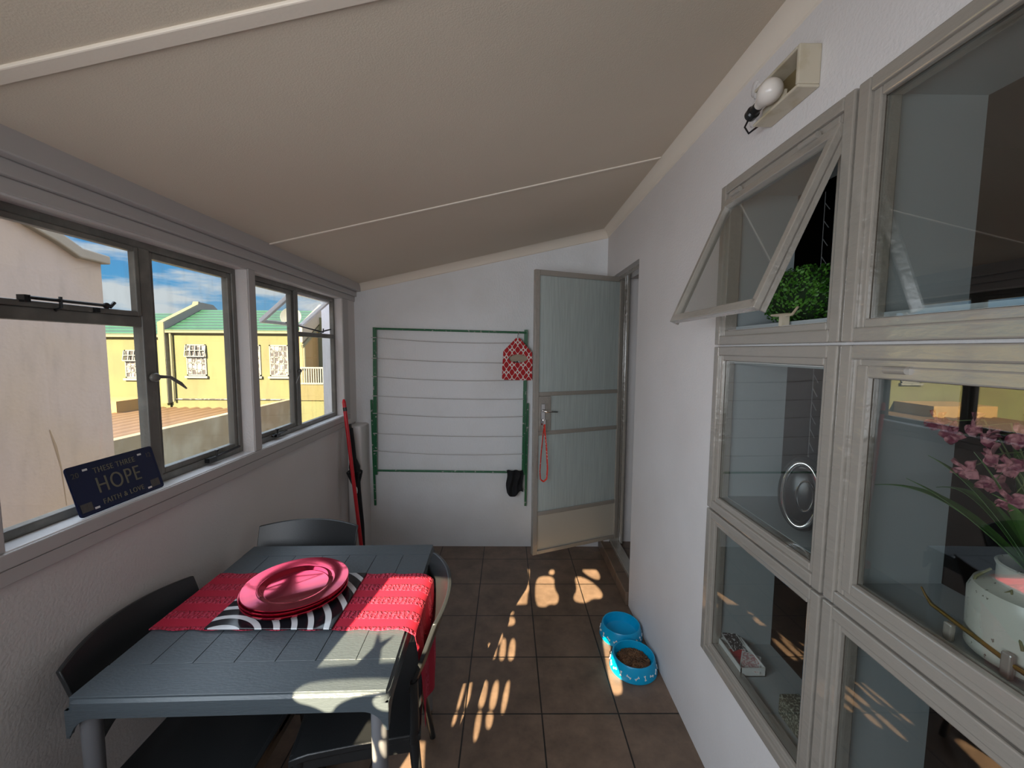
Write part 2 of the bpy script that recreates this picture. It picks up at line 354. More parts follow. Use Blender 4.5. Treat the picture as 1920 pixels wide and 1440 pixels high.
# end wall (far) and wall behind the camera
b = MB().box(XL-.25, 1.05, YB, YB+.2, -.2, 2.75).build('wall_back', M['stucco_end']); S_(b)
# masonry pillar in the corner
p = MB().box(XL-.01, -1.075, 3.02, YB+.01, 0, 1.0).build('trim_2', M['stucco'], bevel=.018, seg=3); S_(p)
# right wall: cells of a grid with window niches and the door opening
ys = [YN, -.15, .885, .96, 1.44, 2.436, 3.12, YB+.1]
zs = [-.1, 0, .485, .955, 1.045, 1.535, 1.643, 2.10, 2.125, 2.7]
openings = [(1, 1), (3, 3)]
mb = MB()
for i in range(len(ys)-1):
    for j in range(len(zs)-1):
        yc = (ys[i]+ys[i+1])/2; zc = (zs[j]+zs[j+1])/2
        hole = ((-.15 < yc < .885 or .96 < yc < 1.44) and (.485 < zc < .955 or 1.045 < zc < 1.535 or 1.643 < zc < 2.10)) or (2.436 < yc < 3.12 and zc < 2.11 and zc > 0)
        if not hole: mb.box(XR, .97, ys[i], ys[i+1], zs[j], zs[j+1])
bmesh.ops.remove_doubles(mb.bm, verts=mb.bm.verts, dist=.0001)
dup = {}
for fc in list(mb.bm.faces):
    k = tuple(sorted(v.index for v in fc.verts))
mb.bm.verts.index_update()
for fc in list(mb.bm.faces): dup.setdefault(tuple(sorted(v.index for v in fc.verts)), []).append(fc)
bmesh.ops.delete(mb.bm, geom=[q for k, v in dup.items() if len(v) > 1 for q in v], context='FACES_ONLY')
wr = mb.build('wall_right', M['stucco']); S_(wr)
# niche linings (painted reveals and shelves) behind each pane
for k, (ya, yb_) in enumerate(((-.15, .885), (.96, 1.44))):
    for j, (za, zb) in enumerate(((.485, .955), (1.045, 1.535), (1.643, 2.10))):
        q = MB(); t = .004
        q.box(.782, .974, ya-.001, yb_+.001, za-t*0, za+.012)                   # shelf
        q.box(.782, .974, ya, yb_, zb-.006, zb+.001)
        q.box(.782, .974, yb_-.006, yb_+.001, za, zb); q.box(.782, .974, ya-.001, ya+.006, za, zb)
        S_(q.build('trim_%d' % (10+k*3+j), M['niche']))
# the dark rooms behind
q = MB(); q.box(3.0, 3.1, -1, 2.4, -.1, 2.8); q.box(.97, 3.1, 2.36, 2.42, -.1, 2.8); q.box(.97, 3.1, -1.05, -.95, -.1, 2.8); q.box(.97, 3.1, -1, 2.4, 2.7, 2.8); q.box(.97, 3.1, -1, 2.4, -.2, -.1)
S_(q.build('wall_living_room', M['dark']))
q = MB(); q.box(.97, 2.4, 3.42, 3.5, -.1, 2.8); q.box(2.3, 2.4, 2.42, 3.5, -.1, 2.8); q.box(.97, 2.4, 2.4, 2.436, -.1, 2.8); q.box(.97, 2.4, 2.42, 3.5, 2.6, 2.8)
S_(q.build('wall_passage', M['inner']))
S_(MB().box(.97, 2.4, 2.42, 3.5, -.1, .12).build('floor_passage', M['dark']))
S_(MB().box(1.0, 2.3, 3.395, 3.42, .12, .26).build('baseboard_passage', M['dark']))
# left wall with window openings
mb = MB()
ylist = [YN, -.62, .85, .945, 1.905, 1.96, 2.97, YB+.05]
wins = [(-.62, .85), (.945, 1.905), (1.96, 2.97)]
mb.box(XL-.088, XL-.012, YN, YB+.05, -.1, 1.012)
mb.box(XL-.088, XL, YN, YB+.05, 1.012, 1.0935); mb.box(XL-.088, XL, YN, YB+.05, 1.92, 2.3)
for a, c in ((YN, -.62), (.85, .945), (1.905, 1.96), (2.97, YB+.05)): mb.box(XL-.088, XL, a, c, 1.0935, 1.92)
S_(mb.build('wall_left', M['stucco']))
# timber boards lining the window wall
mb = MB()
mb.box(XL-.002, XL+.006, YN, 3.02, 1.012, 1.050); mb.box(XL-.002, XL+.010, YN, 3.06, 1.052, 1.0905)
S_(mb.build('trim_3', M['board'], bevel=.003))
mb = MB()
mb.box(XL-.001, XL+.008, YN, YB, 1.925, 1.962); mb.box(XL-.001, XL+.022, YN, YB, 1.962, 2.0)
mb.box(XL-.001, XL+.055, YN, YB, 2.0, 2.10)
S_(mb.build('trim_4', M['board'], bevel=.004))
mb = MB()
for a, c in ((.852, .943), (1.907, 1.958), (2.972, 3.07)): mb.box(XL-.001, XL+.006, a, c, 1.094, 1.925)
S_(mb.build('trim_5', M['board'], bevel=.003))
# sill boards
mb = MB()
for a, c in wins: mb.box(XL-.075, XL+.004, a, c, 1.084, 1.0945)
S_(mb.build('trim_6', M['sill'], bevel=.002))
# ceiling: sloping boards
mb = MB(); mb.prism([(XL-.10, ceil_z(XL-.10)), (1.3, ceil_z(1.3)), (1.3, ceil_z(1.3)+.12), (XL-.10, ceil_z(XL-.10)+.12)], 'y', YN-.1, YB+.2)
S_(mb.build('ceiling', M['ceil']))
mb = MB()
def strip(y0, y1, th, xa=XL+.05, xb=XR-.05): mb.prism([(xa, ceil_z(xa)-th), (xb, ceil_z(xb)-th), (xb, ceil_z(xb)+.01), (xa, ceil_z(xa)+.01)], 'y', y0, y1)
strip(1.996, 2.010, .005); strip(.832, .868, .007)
S_(mb.build('trim_7', M['cove'], bevel=.003))
# cornices
mb = MB()
n = 6
def cove_prof(w, h, x0, z0, sx):    # concave profile from the wall (x0,z0-h) to the ceiling
    pts = [(x0, z0+.02), (x0, z0-h)]
    for k in range(n+1):
        a = k/n; pts.append((x0-sx*(.006+(w-.006)*a**1.6), z0-h+.004+(h-.008)*(1-(1-a)**1.6)))
    pts.append((x0-sx*w, z0+.02)); return pts
mb.prism(cove_prof(.062, .056, XR, 2.474, 1), 'y', YN, YB)
S_(mb.build('trim_8', M['cove'], smooth=35))
mb = MB()
rows = []
for k in range(n+1):
    a = k/n; rows.append((YB-(.006+.056*a**1.6), -.062+.004+.058*(1-(1-a)**1.6)))
prof = [(YB, .02), (YB, -.062)]+rows+[(YB-.062, .02)]
A = [mb.bm.verts.new((XL, y, ceil_z(XL)+dz+.008)) for y, dz in prof]; B = [mb.bm.verts.new((XR, y, ceil_z(XR)+dz-.001)) for y, dz in prof]
mb.bm.faces.new(A); mb.bm.faces.new(B[::-1])
for i in range(len(prof)): mb.bm.faces.new((A[i], B[i], B[(i+1) % len(prof)], A[(i+1) % len(prof)]))
S_(mb.build('trim_9', M['cove'], smooth=35))

# wall behind the camera: opening with an added plate shaping the sun patches
GY = YN
mb = MB(); mb.box(-1.42, -1.08, GY-.1, GY, -.1, 2.7); mb.box(.04, 1.0, GY-.1, GY, -.1, 2.7); mb.box(-1.08, .04, GY-.1, GY, -.1, 1.12); mb.box(-1.08, .04, GY-.1, GY, 1.96, 2.7)
S_(mb.build('wall_near', M['stucco']))
S_(MB().box(-2.7, -1.30, -.98, -.80, -2.8, 4.6).build('sun_block_wall', M['stucco']))  # unseen wall added to block sun from the left windows
def chaikin(p, it=2):
    for _ in range(it):
        q = []
        for a, b_ in zip(p, p[1:]+p[:1]): q += [tuple(a[i]*.75+b_[i]*.25 for i in range(3)), tuple(a[i]*.25+b_[i]*.75 for i in range(3))]
        p = q
    return p
T = .742
gobo_holes = [
 ([(-.415, 1.47, T), (-.15, 1.465, T), (-.19, 1.045, T), (-.335, 1.035, T), (-.347, 1.09, T), (-.325, 1.14, T), (-.356, 1.115, T), (-.378, 1.16, T), (-.372, 1.09, T), (-.395, 1.03, T), (-.493, 1.02, T)], 0),
 ([(-.475, .975, T), (-.30, .985, T), (-.27, .965, T), (-.275, .94, T), (-.36, .925, T), (-.42, .885, T), (-.45, .83, T), (-.48, .875, T), (-.52, .895, T), (-.515, .955, T)], 1),
 ([(-.335, .845, T), (-.265, .845, T), (-.27, .925, T), (-.335, .918, T)], 1),
 ([(.311, 2.851, 0), (.346, 2.851, 0), (.334, 2.78, 0), (.298, 2.79, 0)], 1),
 ([(.20, 2.72, 0), (.25, 2.77, 0), (.335, 2.755, 0), (.315, 2.617, 0), (.34, 2.527, 0), (.315, 2.44, 0), (.27, 2.45, 0), (.24, 2.415, 0), (.18, 2.43, 0)], 1),
 ([(.082, 2.553, 0), (.150, 2.67, 0), (.156, 2.617, 0), (.116, 2.475, 0), (.09, 2.485, 0)], 1),
 ([(.475, 2.785, 0), (.577, 2.715, 0), (.63, 2.572, 0), (.605, 2.50, 0), (.55, 2.51, 0), (.50, 2.46, 0), (.43, 2.47, 0), (.43, 2.53, 0), (.468, 2.599, 0)], 1),
 ([(.535, 2.865, 0), (.638, 2.88, 0), (.66, 2.777, 0), (.635, 2.71, 0), (.566, 2.776, 0)], 1),
 ([(-.098, 2.105, 0), (-.072, 2.105, 0), (-.083, 1.98, 0), (-.108, 1.98, 0)], 1),
 ([(-.058, 2.09, 0), (-.044, 2.09, 0), (-.052, 1.99, 0), (-.068, 1.99, 0)], 1),
 ([(-.023, 2.14, 0), (.003, 2.14, 0), (-.004, 1.98, 0), (-.037, 1.98, 0)], 1),
 ([(.026, 2.14, 0), (.053, 2.135, 0), (.044, 1.98, 0), (.007, 1.98, 0)], 1),
 ([(-.197, 1.85, 0), (-.186, 1.85, 0), (-.203, 1.69, 0), (-.216, 1.69, 0)], 1),
 ([(-.170, 1.85, 0), (-.156, 1.85, 0), (-.166, 1.70, 0), (-.183, 1.70, 0)], 1),
 ([(-.112, 1.85, 0), (-.080, 1.85, 0), (-.094, 1.70, 0), (-.124, 1.70, 0)], 1),
 ([(-.056, 1.85, 0), (-.028, 1.85, 0), (-.044, 1.69, 0), (-.076, 1.69, 0)], 1),
 ([(.003, 1.85, 0), (.025, 1.85, 0), (-.001, 1.67, 0), (-.024, 1.67, 0)], 1),
 ([(-.220, 1.675, 0), (-.206, 1.675, 0), (-.214, 1.615, 0), (-.226, 1.615, 0)], 1),
 ([(-.184, 1.685, 0), (-.160, 1.685, 0), (-.165, 1.60, 0), (-.188, 1.60, 0)], 1),
 ([(-.124, 1.685, 0), (-.099, 1.685, 0), (-.112, 1.545, 0), (-.131, 1.545, 0)], 1),
 ([(-.083, 1.68, 0), (-.050, 1.68, 0), (-.058, 1.60, 0), (-.082, 1.60, 0)], 1),
 ([(.531, 2.16, 0), (.556, 2.16, 0), (.556, 1.79, 0), (.50, 1.76, 0), (.492, 1.80, 0), (.508, 1.98, 0)], 1),
 ([(-.353, 1.545, 0), (-.322, 1.54, 0), (-.30, 1.40, 0), (-.41, 1.40, 0)], 0),
 ([(-.305, .96, .645), (-.288, .96, .645), (-.288, .96, .60), (-.305, .96, .60)], 1),
 ([(-.43, 1.18, .43), (-.38, 1.18, .43), (-.37, 1.115, .43), (-.44, 1.115, .43)], 0),
]
def to_gobo(p):
    k = (p[1]-GY)/SUNDIR.y
    return (p[0]-SUNDIR.x*k, p[2]+k)
from mathutils.geometry import delaunay_2d_cdt
def inside(p, poly):
    r = False; n = len(poly)
    for i in range(n):
        a, b = poly[i], poly[(i+1) % n]
        if (a[1] > p[1]) != (b[1] > p[1]) and p[0] < (b[0]-a[0])*(p[1]-a[1])/(b[1]-a[1])+a[0]: r = not r
    return r
def pierced(mb, outer, holes, fmap, th):
    """plate with holes; fmap(u, w, depth) -> point"""
    vs, es = [], []
    for loop in [outer]+holes:
        k = len(vs); vs += [Vector(p) for p in loop]; es += [(k+i, k+(i+1) % len(loop)) for i in range(len(loop))]
    ov, oe, of, *_ = delaunay_2d_cdt(vs, es, [], 0, 1e-6)
    keep = []
    for f in of:
        c = (sum(ov[i][0] for i in f)/len(f), sum(ov[i][1] for i in f)/len(f))
        if inside(c, outer) and not any(inside(c, h) for h in holes): keep.append(f)
    A = [mb.bm.verts.new(fmap(v[0], v[1], 0)) for v in ov]; B = [mb.bm.verts.new(fmap(v[0], v[1], th)) for v in ov]; cnt = {}
    for f in keep:
        mb.bm.faces.new([A[i] for i in f]); mb.bm.faces.new([B[i] for i in f][::-1])
        for i in range(len(f)): e = (f[i], f[(i+1) % len(f)]); cnt[tuple(sorted(e))] = cnt.get(tuple(sorted(e)), 0)+1
    for (a, b), n in cnt.items():
        if n == 1: mb.bm.faces.new((A[a], A[b], B[b], B[a]))
    for v in [v for v in A+B if not v.link_faces]: mb.bm.verts.remove(v)
mb = MB()
pierced(mb, [(-1.10, 1.08), (.06, 1.08), (.06, 1.98), (-1.10, 1.98)], [[to_gobo(p_) for p_ in (chaikin(pts) if rnd else pts)] for pts, rnd in gobo_holes], lambda u, w, d: (u, GY+.002+d, w), .002)
S_(mb.build('sun_gobo', M['steel_dark']))  # added sun mask, holes traced back from the wanted light patches

# ------------------------------------------------------------------ left windows
GX = -1.235
def steel_rect(mb, y0, y1, z0, z1, w, x0=GX-.014, x1=GX+.014):
    mb.box(x0, x1, y0, y0+w, z0, z1); mb.box(x0, x1, y1-w, y1, z0, z1); mb.box(x0, x1, y0+w, y1-w, z0, z0+w); mb.box(x0, x1, y0+w, y1-w, z1-w, z1)
def pane(parent, y0, y1, z0, z1, name='pane', x=GX): return MB().box(x-.002, x+.002, y0, y1, z0, z1).build(name, M['glass_w'], parent)
w1 = struct('window_1', (GX, 1.4, 1.0945))
mb = MB(); steel_rect(mb, .945, 1.905, 1.0945, 1.922, .026); mb.box(GX-.016, GX+.018, 1.408, 1.452, 1.12, 1.9)
mb.box(GX-.016, GX+.016, .971, 1.408, 1.638, 1.672); mb.build('frame', M['steel_dark'], w1, bevel=.003)
mb = MB(); steel_rect(mb, .975, 1.404, 1.672, 1.896, .016, GX, GX+.022); mb.build('top_sash', M['steel_dark'], w1, bevel=.003)
mb = MB(); steel_rect(mb, 1.452, 1.880, 1.12, 1.896, .022, GX-.02, GX+.008); mb.build('casement', M['steel_dark'], w1, bevel=.003)
pane(w1, .985, 1.395, 1.68, 1.885); pane(w1, .965, 1.41, 1.115, 1.645); pane(w1, 1.46, 1.875, 1.13, 1.89)
mb = MB(); mb.tube([(GX+.022, 1.066, 1.69), (GX+.035, 1.068, 1.694), (GX+.036, 1.28, 1.694), (GX+.03, 1.292, 1.70)], .0045); mb.box(GX+.016, GX+.036, 1.056, 1.070, 1.682, 1.700)
mb.tube([(GX+.02, 1.14, 1.668), (GX+.036, 1.14, 1.675), (GX+.036, 1.14, 1.704)], .004); mb.blob((GX+.034, 1.27, 1.694), (.008, .01, .01)); mb.tube([(GX+.034, 1.28, 1.69), (GX+.034, 1.296, 1.706)], .005); mb.box(GX+.020, GX+.032, 1.240, 1.252, 1.672, 1.686)
mb.build('stay', M['blackp'], w1, smooth=40)
mb = MB(); mb.blob((GX+.028, 1.432, 1.468), (.012, .02, .016)); mb.tube([(GX+.03, 1.44, 1.470), (GX+.036, 1.485, 1.466), (GX+.036, 1.53, 1.440), (GX+.034, 1.56, 1.418)], [.008, .006, .0065, .003], flat=.6)
mb.build('handle', M['steel_dark'], w1, smooth=40)
mb = MB(); mb.tube([(GX+.026, 1.68, 1.118), (GX+.026, 1.86, 1.128)], .005); mb.box(GX+.016, GX+.036, 1.655, 1.70, 1.106, 1.124); mb.tube([(GX+.026, 1.714, 1.118), (GX+.026, 1.714, 1.142)], .003); mb.blob((GX+.026, 1.714, 1.145), (.009, .009, .004))
mb.build('stay', M['blackp'], w1, smooth=40)
w2 = struct('window_2', (GX, 2.46, 1.0945))
mb = MB(); steel_rect(mb, 1.96, 2.97, 1.0945, 1.922, .026); mb.box(GX-.016, GX+.018, 2.41, 2.45, 1.12, 1.9); mb.box(GX-.016, GX+.016, 2.45, 2.945, 1.640, 1.668); mb.build('frame', M['steel_dark'], w2, bevel=.003)
mb = MB(); steel_rect(mb, 1.986, 2.410, 1.12, 1.896, .022, GX-.02, GX+.008); mb.build('casement', M['steel_dark'], w2, bevel=.003)
pane(w2, 1.995, 2.40, 1.13, 1.89); pane(w2, 2.45, 2.945, 1.12, 1.645)
# top-hung fanlight pushed outwards
sash = MB(); a0 = Vector((GX-.012, 0, 1.895)); a1 = Vector((GX-.205, 0, 1.728))
def on(y, t): q_ = a0.lerp(a1, t); return (q_.x, y, q_.z)
sash.bar(on(2.46, 0), on(2.46, 1), .022, .028, (0, 1, 0)); sash.bar(on(2.93, 0), on(2.93, 1), .022, .028, (0, 1, 0)); sash.bar(on(2.46, 0), on(2.93, 0), .02, .02); sash.bar(on(2.46, 1), on(2.93, 1), .02, .02)
so = sash.build('fanlight_sash', M['sill'], w2, bevel=.002)
pm = MB(); pm.sheet(lambda u, v: on(2.465+u*.46, v), 1, 1, .003, (.65, 0, -.75)); pm.build('pane', M['glass_w'], so)
mb = MB(); mb.tube([(GX+.01, 2.75, 1.672), (GX+.028, 2.75, 1.676), (GX+.028, 2.75, 1.70)], .004); mb.tube([(GX-.19, 2.70, 1.735), (GX+.0, 2.78, 1.68), (GX+.03, 2.86, 1.70)], .005); mb.build('stay', M['blackp'], w2, smooth=40)
mb = MB(); mb.blob((GX+.026, 2.43, 1.44), (.01, .014, .012)); mb.tube([(GX+.028, 2.43, 1.44), (GX+.04, 2.40, 1.42), (GX+.04, 2.35, 1.37)], [.007, .006, .003], flat=.6); mb.build('handle', M['steel_dark'], w2, smooth=40)
mb = MB(); mb.tube([(GX+.026, 2.12, 1.118), (GX+.026, 2.26, 1.12)], .005); mb.tube([(GX+.026, 2.17, 1.112), (GX+.026, 2.17, 1.142)], .0035); mb.blob((GX+.026, 2.17, 1.145), (.010, .010, .005)); mb.box(GX+.016, GX+.036, 2.145, 2.18, 1.108, 1.124); mb.build('stay', M['blackp'], w2, smooth=40)
w9 = struct('window_9', (GX, .1, 1.0945))
mb = MB(); steel_rect(mb, -.62, .85, 1.0945, 1.922, .026); mb.box(GX-.016, GX+.018, .10, .14, 1.12, 1.9); mb.build('frame', M['steel_dark'], w9); pane(w9, -.6, .83, 1.12, 1.9)

# ------------------------------------------------------------------ right windows (six steel cells)
def ring(mb, x0, x1, y0, y1, z0, z1, w):
    mb.box(x0, x1, y0, y0+w, z0, z1); mb.box(x0, x1, y1-w, y1, z0, z1); mb.box(x0, x1, y0+w, y1-w, z0, z0+w); mb.box(x0, x1, y0+w, y1-w, z1-w, z1)
cells = [('window_3', .920, 1.473, 1.593, 2.130), ('window_4', .920, 1.473, 1.008, 1.587), ('window_5', .920, 1.473, .462, 1.002),
         ('window_6', -.18, .912, 1.593, 2.130), ('window_7', -.18, .912, 1.008, 1.587), ('window_8', -.18, .912, .462, 1.002)]
for k, (nm, y0, y1, z0, z1) in enumerate(cells):
    w = struct(nm, (.745, (y0+y1)/2, z0))
    mb = MB(); ring(mb, .733, XR+.006, y0, y1, z0, z1, .030); ring(mb, .741, .786, y0+.028, y1-.028, z0+.028, z1-.028, .020)
    mb.build('frame', M['steel'], w, bevel=.0035, seg=2)
    i0, i1, j0, j1 = y0+.046, y1-.046, z0+.046, z1-.046
    if nm == 'window_3': continue
    if nm == 'window_7':      # side of an opening sash with its own frame
        mb = MB(); ring(mb, .738, .764, i0-.004, i1+.004, j0-.004, j1+.004, .026); mb.build('sash', M['steel'], w, bevel=.0035); i0 += .02; i1 -= .02; j0 += .02; j1 -= .02
        mb = MB(); mb.tube([(.735, .80, 1.538), (.735, .755, 1.538)], .0075, 12); mb.build('hinge', M['steel'], w, smooth=40)
    mb = MB(); ring(mb, .7515, .7535, i0-.001, i1+.001, j0-.001, j1+.001, .004); mb.build('putty', M['putty'], w)
    MB().box(.7525, .7555, i0-.004, i1+.004, j0-.004, j1+.004).build('pane', M['glass'], w)
# open top-hung sash of the first cell
w = [o for o in bpy.data.objects if o.name == 'window_3'][0]
hz = Vector((.738, 0, 2.072)); bz = Vector((.566, 0, 1.668))
dn = (bz-hz).normalized(); nrm = Vector((-dn.z, 0, dn.x)) * -1
def sp(y, t, o=0): q_ = hz.lerp(bz, t)+nrm*o; return (q_.x, y, q_.z)
mb = MB(); A, B = .948, 1.437
for ya in (A+.011, B-.011): mb.bar(sp(ya, 0), sp(ya, 1), .022, .020, tuple(nrm))
for t_, hh in ((.03, .03), (.972, .024)): mb.bar(sp(A+.0065, t_), sp(B-.0065, t_), hh, .020, tuple(nrm))
for ya in (A+.003, B-.003): mb.bar(sp(ya, 0, -.012), sp(ya, 1, -.012), .006, .02, tuple(nrm))
sh = mb.build('sash', M['steel'], w, bevel=.002)
mb = MB(); mb.sheet(lambda u, v: sp(A+.015+u*(B-A-.03), .03+v*.94, -.006), 1, 1, .003, tuple(nrm)); mb.build('pane', M['glass'], sh)
mb = MB(); mb.tube([(.728, 1.015, 2.082), (.728, 1.075, 2.082)], .008, 12); mb.build('hinge', M['steel'], w, smooth=40)
mb = MB(); mb.tube([(.728, 1.345, 2.082), (.728, 1.395, 2.082)], .008, 12); mb.build('hinge', M['steel'], w, smooth=40)
mb = MB(); mb.box(.755, .775, 1.145, 1.16, 1.636, 1.672); mb.tube([(.765, 1.21, 1.676), (.765, 1.15, 1.672), (.765, 1.12, 1.672), (.765, 1.10, 1.69)], [.003, .006, .004, .003]); mb.build('stay_peg', M['oldwhite'], w, smooth=40)

# ------------------------------------------------------------------ door
dang = math.atan2(.28, .664)
D = struct('door_1', (.176, 2.79, .145)); D.rotation_euler = (0, 0, dang); WM[D.name] = Matrix.Translation((.176, 2.79, .145)) @ Matrix.Rotation(dang, 4, 'Z')
DH = 1.955
mb = MB()
mb.box(0, .034, -.016, .016, 0, DH); mb.box(.690, .72, -.016, .016, 0, DH); mb.box(.034, .69, -.016, .016, DH-.036, DH); mb.box(.034, .69, -.016, .016, 0, .026)
mb.box(.034, .69, -.012, .014, 1.112, 1.140); mb.box(.034, .69, -.012, .014, .842, .870); mb.box(.034, .69, -.012, .014, .275, .303)
mb.build('frame', M['steel'], D, local=True, bevel=.003)
MB().box(.034, .69, -.004, .008, .026, .275).build('kick_panel', mat('kick_panel_paint', (.42, .39, .33), .22, bump=(30, .1, 2)), D, local=True)
MB().box(.034, .130, -.013, .012, .870, 1.112).build('lock_plate', M['steel'], D, local=True, bevel=.003)
for a, b_, c_, d_ in ((.034, .69, 1.14, DH-.036), (.13, .69, .87, 1.112), (.034, .69, .303, .842)): MB().box(a, b_, -.002, .002, c_, d_).build('pane', M['glass_d'], D, local=True)
mb = MB(); mb.box(.050, .082, -.020, -.012, .915, 1.06); hd = mb.build('handle', M['chrome'], D, local=True, bevel=.003)
mb = MB(); mb.tube([(.066, -.014, 1.012), (.066, -.045, 1.012), (.075, -.052, 1.012), (.16, -.050, 1.004)], [.008, .007, .007, .005]); mb.build('lever', M['chrome'], hd, local=True, smooth=40)
mb = MB(); mb.tube([(.066, -.02, .95), (.066, -.04, .945)], .005); mb.box(.060, .072, -.045, -.035, .925, .955); mb.build('key', M['chrome'], hd, local=True)
# steel door frame in the opening
DF = struct('door_2', (.85, 3.1, .085))
mb = MB(); mb.box(.80, .865, 3.082, 3.125, .085, 2.114); mb.box(.80, .865, 2.436, 3.125, 2.075, 2.125); mb.box(.80, .865, 2.436, 3.1, .07, .11); mb.box(.865, .885, 3.05, 3.12, .1, 2.1)
mb.build('frame', M['steel'], DF, bevel=.003)
mb = MB()
for z in (.40, 1.1, 1.85): mb.tube([(.835, 3.075, z), (.835, 3.075, z+.08)], .008, 10)
mb.build('hinge', M['steel_dark'], DF, smooth=40)
# lanyard hanging from the key
lm = WM[D.name]
def dl(u, v, z): return tuple(lm @ Vector((u, v, z)))
mb = MB()
lp = [(.066, -.038, .925), (.058, -.040, .86), (.045, -.040, .74), (.036, -.040, .60), (.040, -.042, .545), (.062, -.044, .528), (.086, -.046, .545), (.090, -.048, .62), (.082, -.044, .76), (.070, -.041, .87), (.067, -.039, .925)]
q_ = []
for a, b_ in zip(lp, lp[1:]): q_ += [dl(*Vector(a).lerp(Vector(b_), t_)) for t_ in (0, .25, .5, .75)]
q_.append(dl(*lp[-1])); mb.tube(q_, .006, 6, flat=.25)
tag(mb.build('lanyard', M['lan'], smooth=50), 'red lanyard hanging from the key in the glazed grey door', 'lanyard')
# cable running down the passage wall
mb = MB(); mb.tube([(1.185, 3.385, 2.15), (1.18, 3.385, 1.6), (1.185, 3.385, .9), (1.19, 3.385, .45), (1.24, 3.385, .34), (1.32, 3.385, .32)], .006)
tag(mb.build('cable', M['oldwhite'], smooth=50), 'thin pale cable running down the passage wall seen through the open door', 'cable')

# ------------------------------------------------------------------ bulkhead light on the right wall
t = thing('wall_light', (XR, 1.15, 2.215), 'old bulkhead wall light without its cover, bare pearl bulb, above the small grey windows', 'light')
mb = MB(); x0 = .700
mb.box(x0, XR, 1.058, 1.245, 2.214, 2.222); mb.box(x0, XR, 1.058, 1.068, 2.222, 2.315); mb.box(x0, XR, 1.068, 1.245, 2.307, 2.315)
mb.build('housing', M['oldwhite'], t, bevel=.003)
MB().box(.748, XR+.001, 1.068, 1.250, 2.222, 2.307).build('backplate', M['amber'], t)
mb = MB(); mb.box(.722, .728, 1.14, 1.235, 2.224, 2.258); mb.build('bracket', M['oldwhite'], t)
d_ = Vector((-.05, -1, .10)).normalized(); rm = rot_to(d_)
mb = MB(); mb.lathe([(.010, 0), (.017, .004), (.018, .022), (.014, .026), (.013, .048), (.006, .050)], (.700, 1.262, 2.252), 20, rm); mb.tube([(.70, 1.262, 2.25), (.70, 1.285, 2.235), (.71, 1.28, 2.215), (.722, 1.25, 2.222), (.74, 1.23, 2.23)], .003)
mb.build('bulb_holder', M['blackp'], t, smooth=40)
mb = MB(); mb.lathe([(.012, .046), (.014, .056), (.017, .066), (.027, .086), (.030, .102), (.027, .120), (.016, .131), (.003, .134)], (.700, 1.262, 2.252), 28, rm)
mb.build('bulb', M['bulb'], t, smooth=60)
# ragged plaster patch beside it
mb = MB()
for k in range(9): mb.blob((XR-.001, 1.33+random.uniform(-.03, .03), 2.33+random.uniform(-.05, .05)), (.006, .02, .024), 2)
S_(mb.build('trim_20', M['stucco'], smooth=60))

# ------------------------------------------------------------------ table
t = thing('table', (-.676, 1.323, 0), 'square slate grey plastic garden table against the window wall, red runner across it', 'table', rz=math.radians(1.6))
hw, hl = .379, .386
mb = MB()
mb.box(-hw+.006, hw-.006, -hl+.006, -hl+.108, .722, .7400); mb.box(-hw+.006, hw-.006, hl-.088, hl-.006, .722, .7400)
yy0, yy1 = -hl+.110, hl-.090; nP = 7; pw = (2*hw-.012)/nP
for k in range(nP): mb.box(-hw+.006+k*pw+.0008, -hw+.006+(k+1)*pw-.0008, yy0, yy1, .722, .7396)
mb.box(-hw+.007, hw-.007, -hl+.007, hl-.007, .715, .7375)
mb.build('tabletop', M['table'], t, local=True, bevel=.0006, seg=1)
# moulded rim: bevel and apron with dropped corners
mb = MB()
zo = [(0, .0, .7395), (1, .012, .726), (2, .012, .690)]
def rr(off, z, r=.02):
    pts = []; X, Y = hw-.012+off, hl-.012+off
    for sx, sy, a in ((1, 1, 0), (-1, 1, 90), (-1, -1, 180), (1, -1, 270)):
        for q in range(5):
            an = math.radians(a+q*22.5); pts.append((sx*(X-r)+r*math.cos(an), sy*(Y-r)+r*math.sin(an), z))
    return pts
loops = [rr(-.02, .732), rr(.001, .7394), rr(.012, .728), rr(.013, .700)]
V = [[mb.bm.verts.new(p_) for p_ in l] for l in loops]
for a, b_ in zip(V, V[1:]):
    for k in range(len(a)): mb.bm.faces.new((a[k], a[(k+1) % len(a)], b_[(k+1) % len(a)], b_[k]))
rim = mb.build('rim', M['table'], t, local=True, smooth=30)
mb = MB()
X, Y = hw, hl
def skirt(ax, s_):
    half = (X if ax == 'x' else Y)
    top = [(-half, .712), (half, .712)]
    low = [(half, .640)]+[(half-.010-.055*(1-math.cos(k/8*PI/2)), .640+.050*math.sin(k/8*PI/2)) for k in range(1, 9)]
    low += [(-x_, z_) for x_, z_ in low[::-1]]
    pts = top+low
    if ax == 'x': mb.prism(pts, 'y', s_*(Y+.001), s_*(Y-.007))
    else: mb.prism(pts, 'x', s_*(X+.001), s_*(X-.007))
for a, s_ in (('x', 1), ('x', -1), ('y', 1), ('y', -1)): skirt(a, s_)
mb.build('apron', M['table'], t, local=True)
for sx in (1, -1):
    for sy in (1, -1):
        mb = MB(); cx, cy = sx*(X-.030), sy*(Y-.030)
        mb.tube([(cx, cy, .70), (cx, cy, .40), (cx+sx*.004, cy+sy*.004, .004)], [.021, .019, .015], 12); mb.build('leg', M['tleg'], t, local=True, smooth=40)

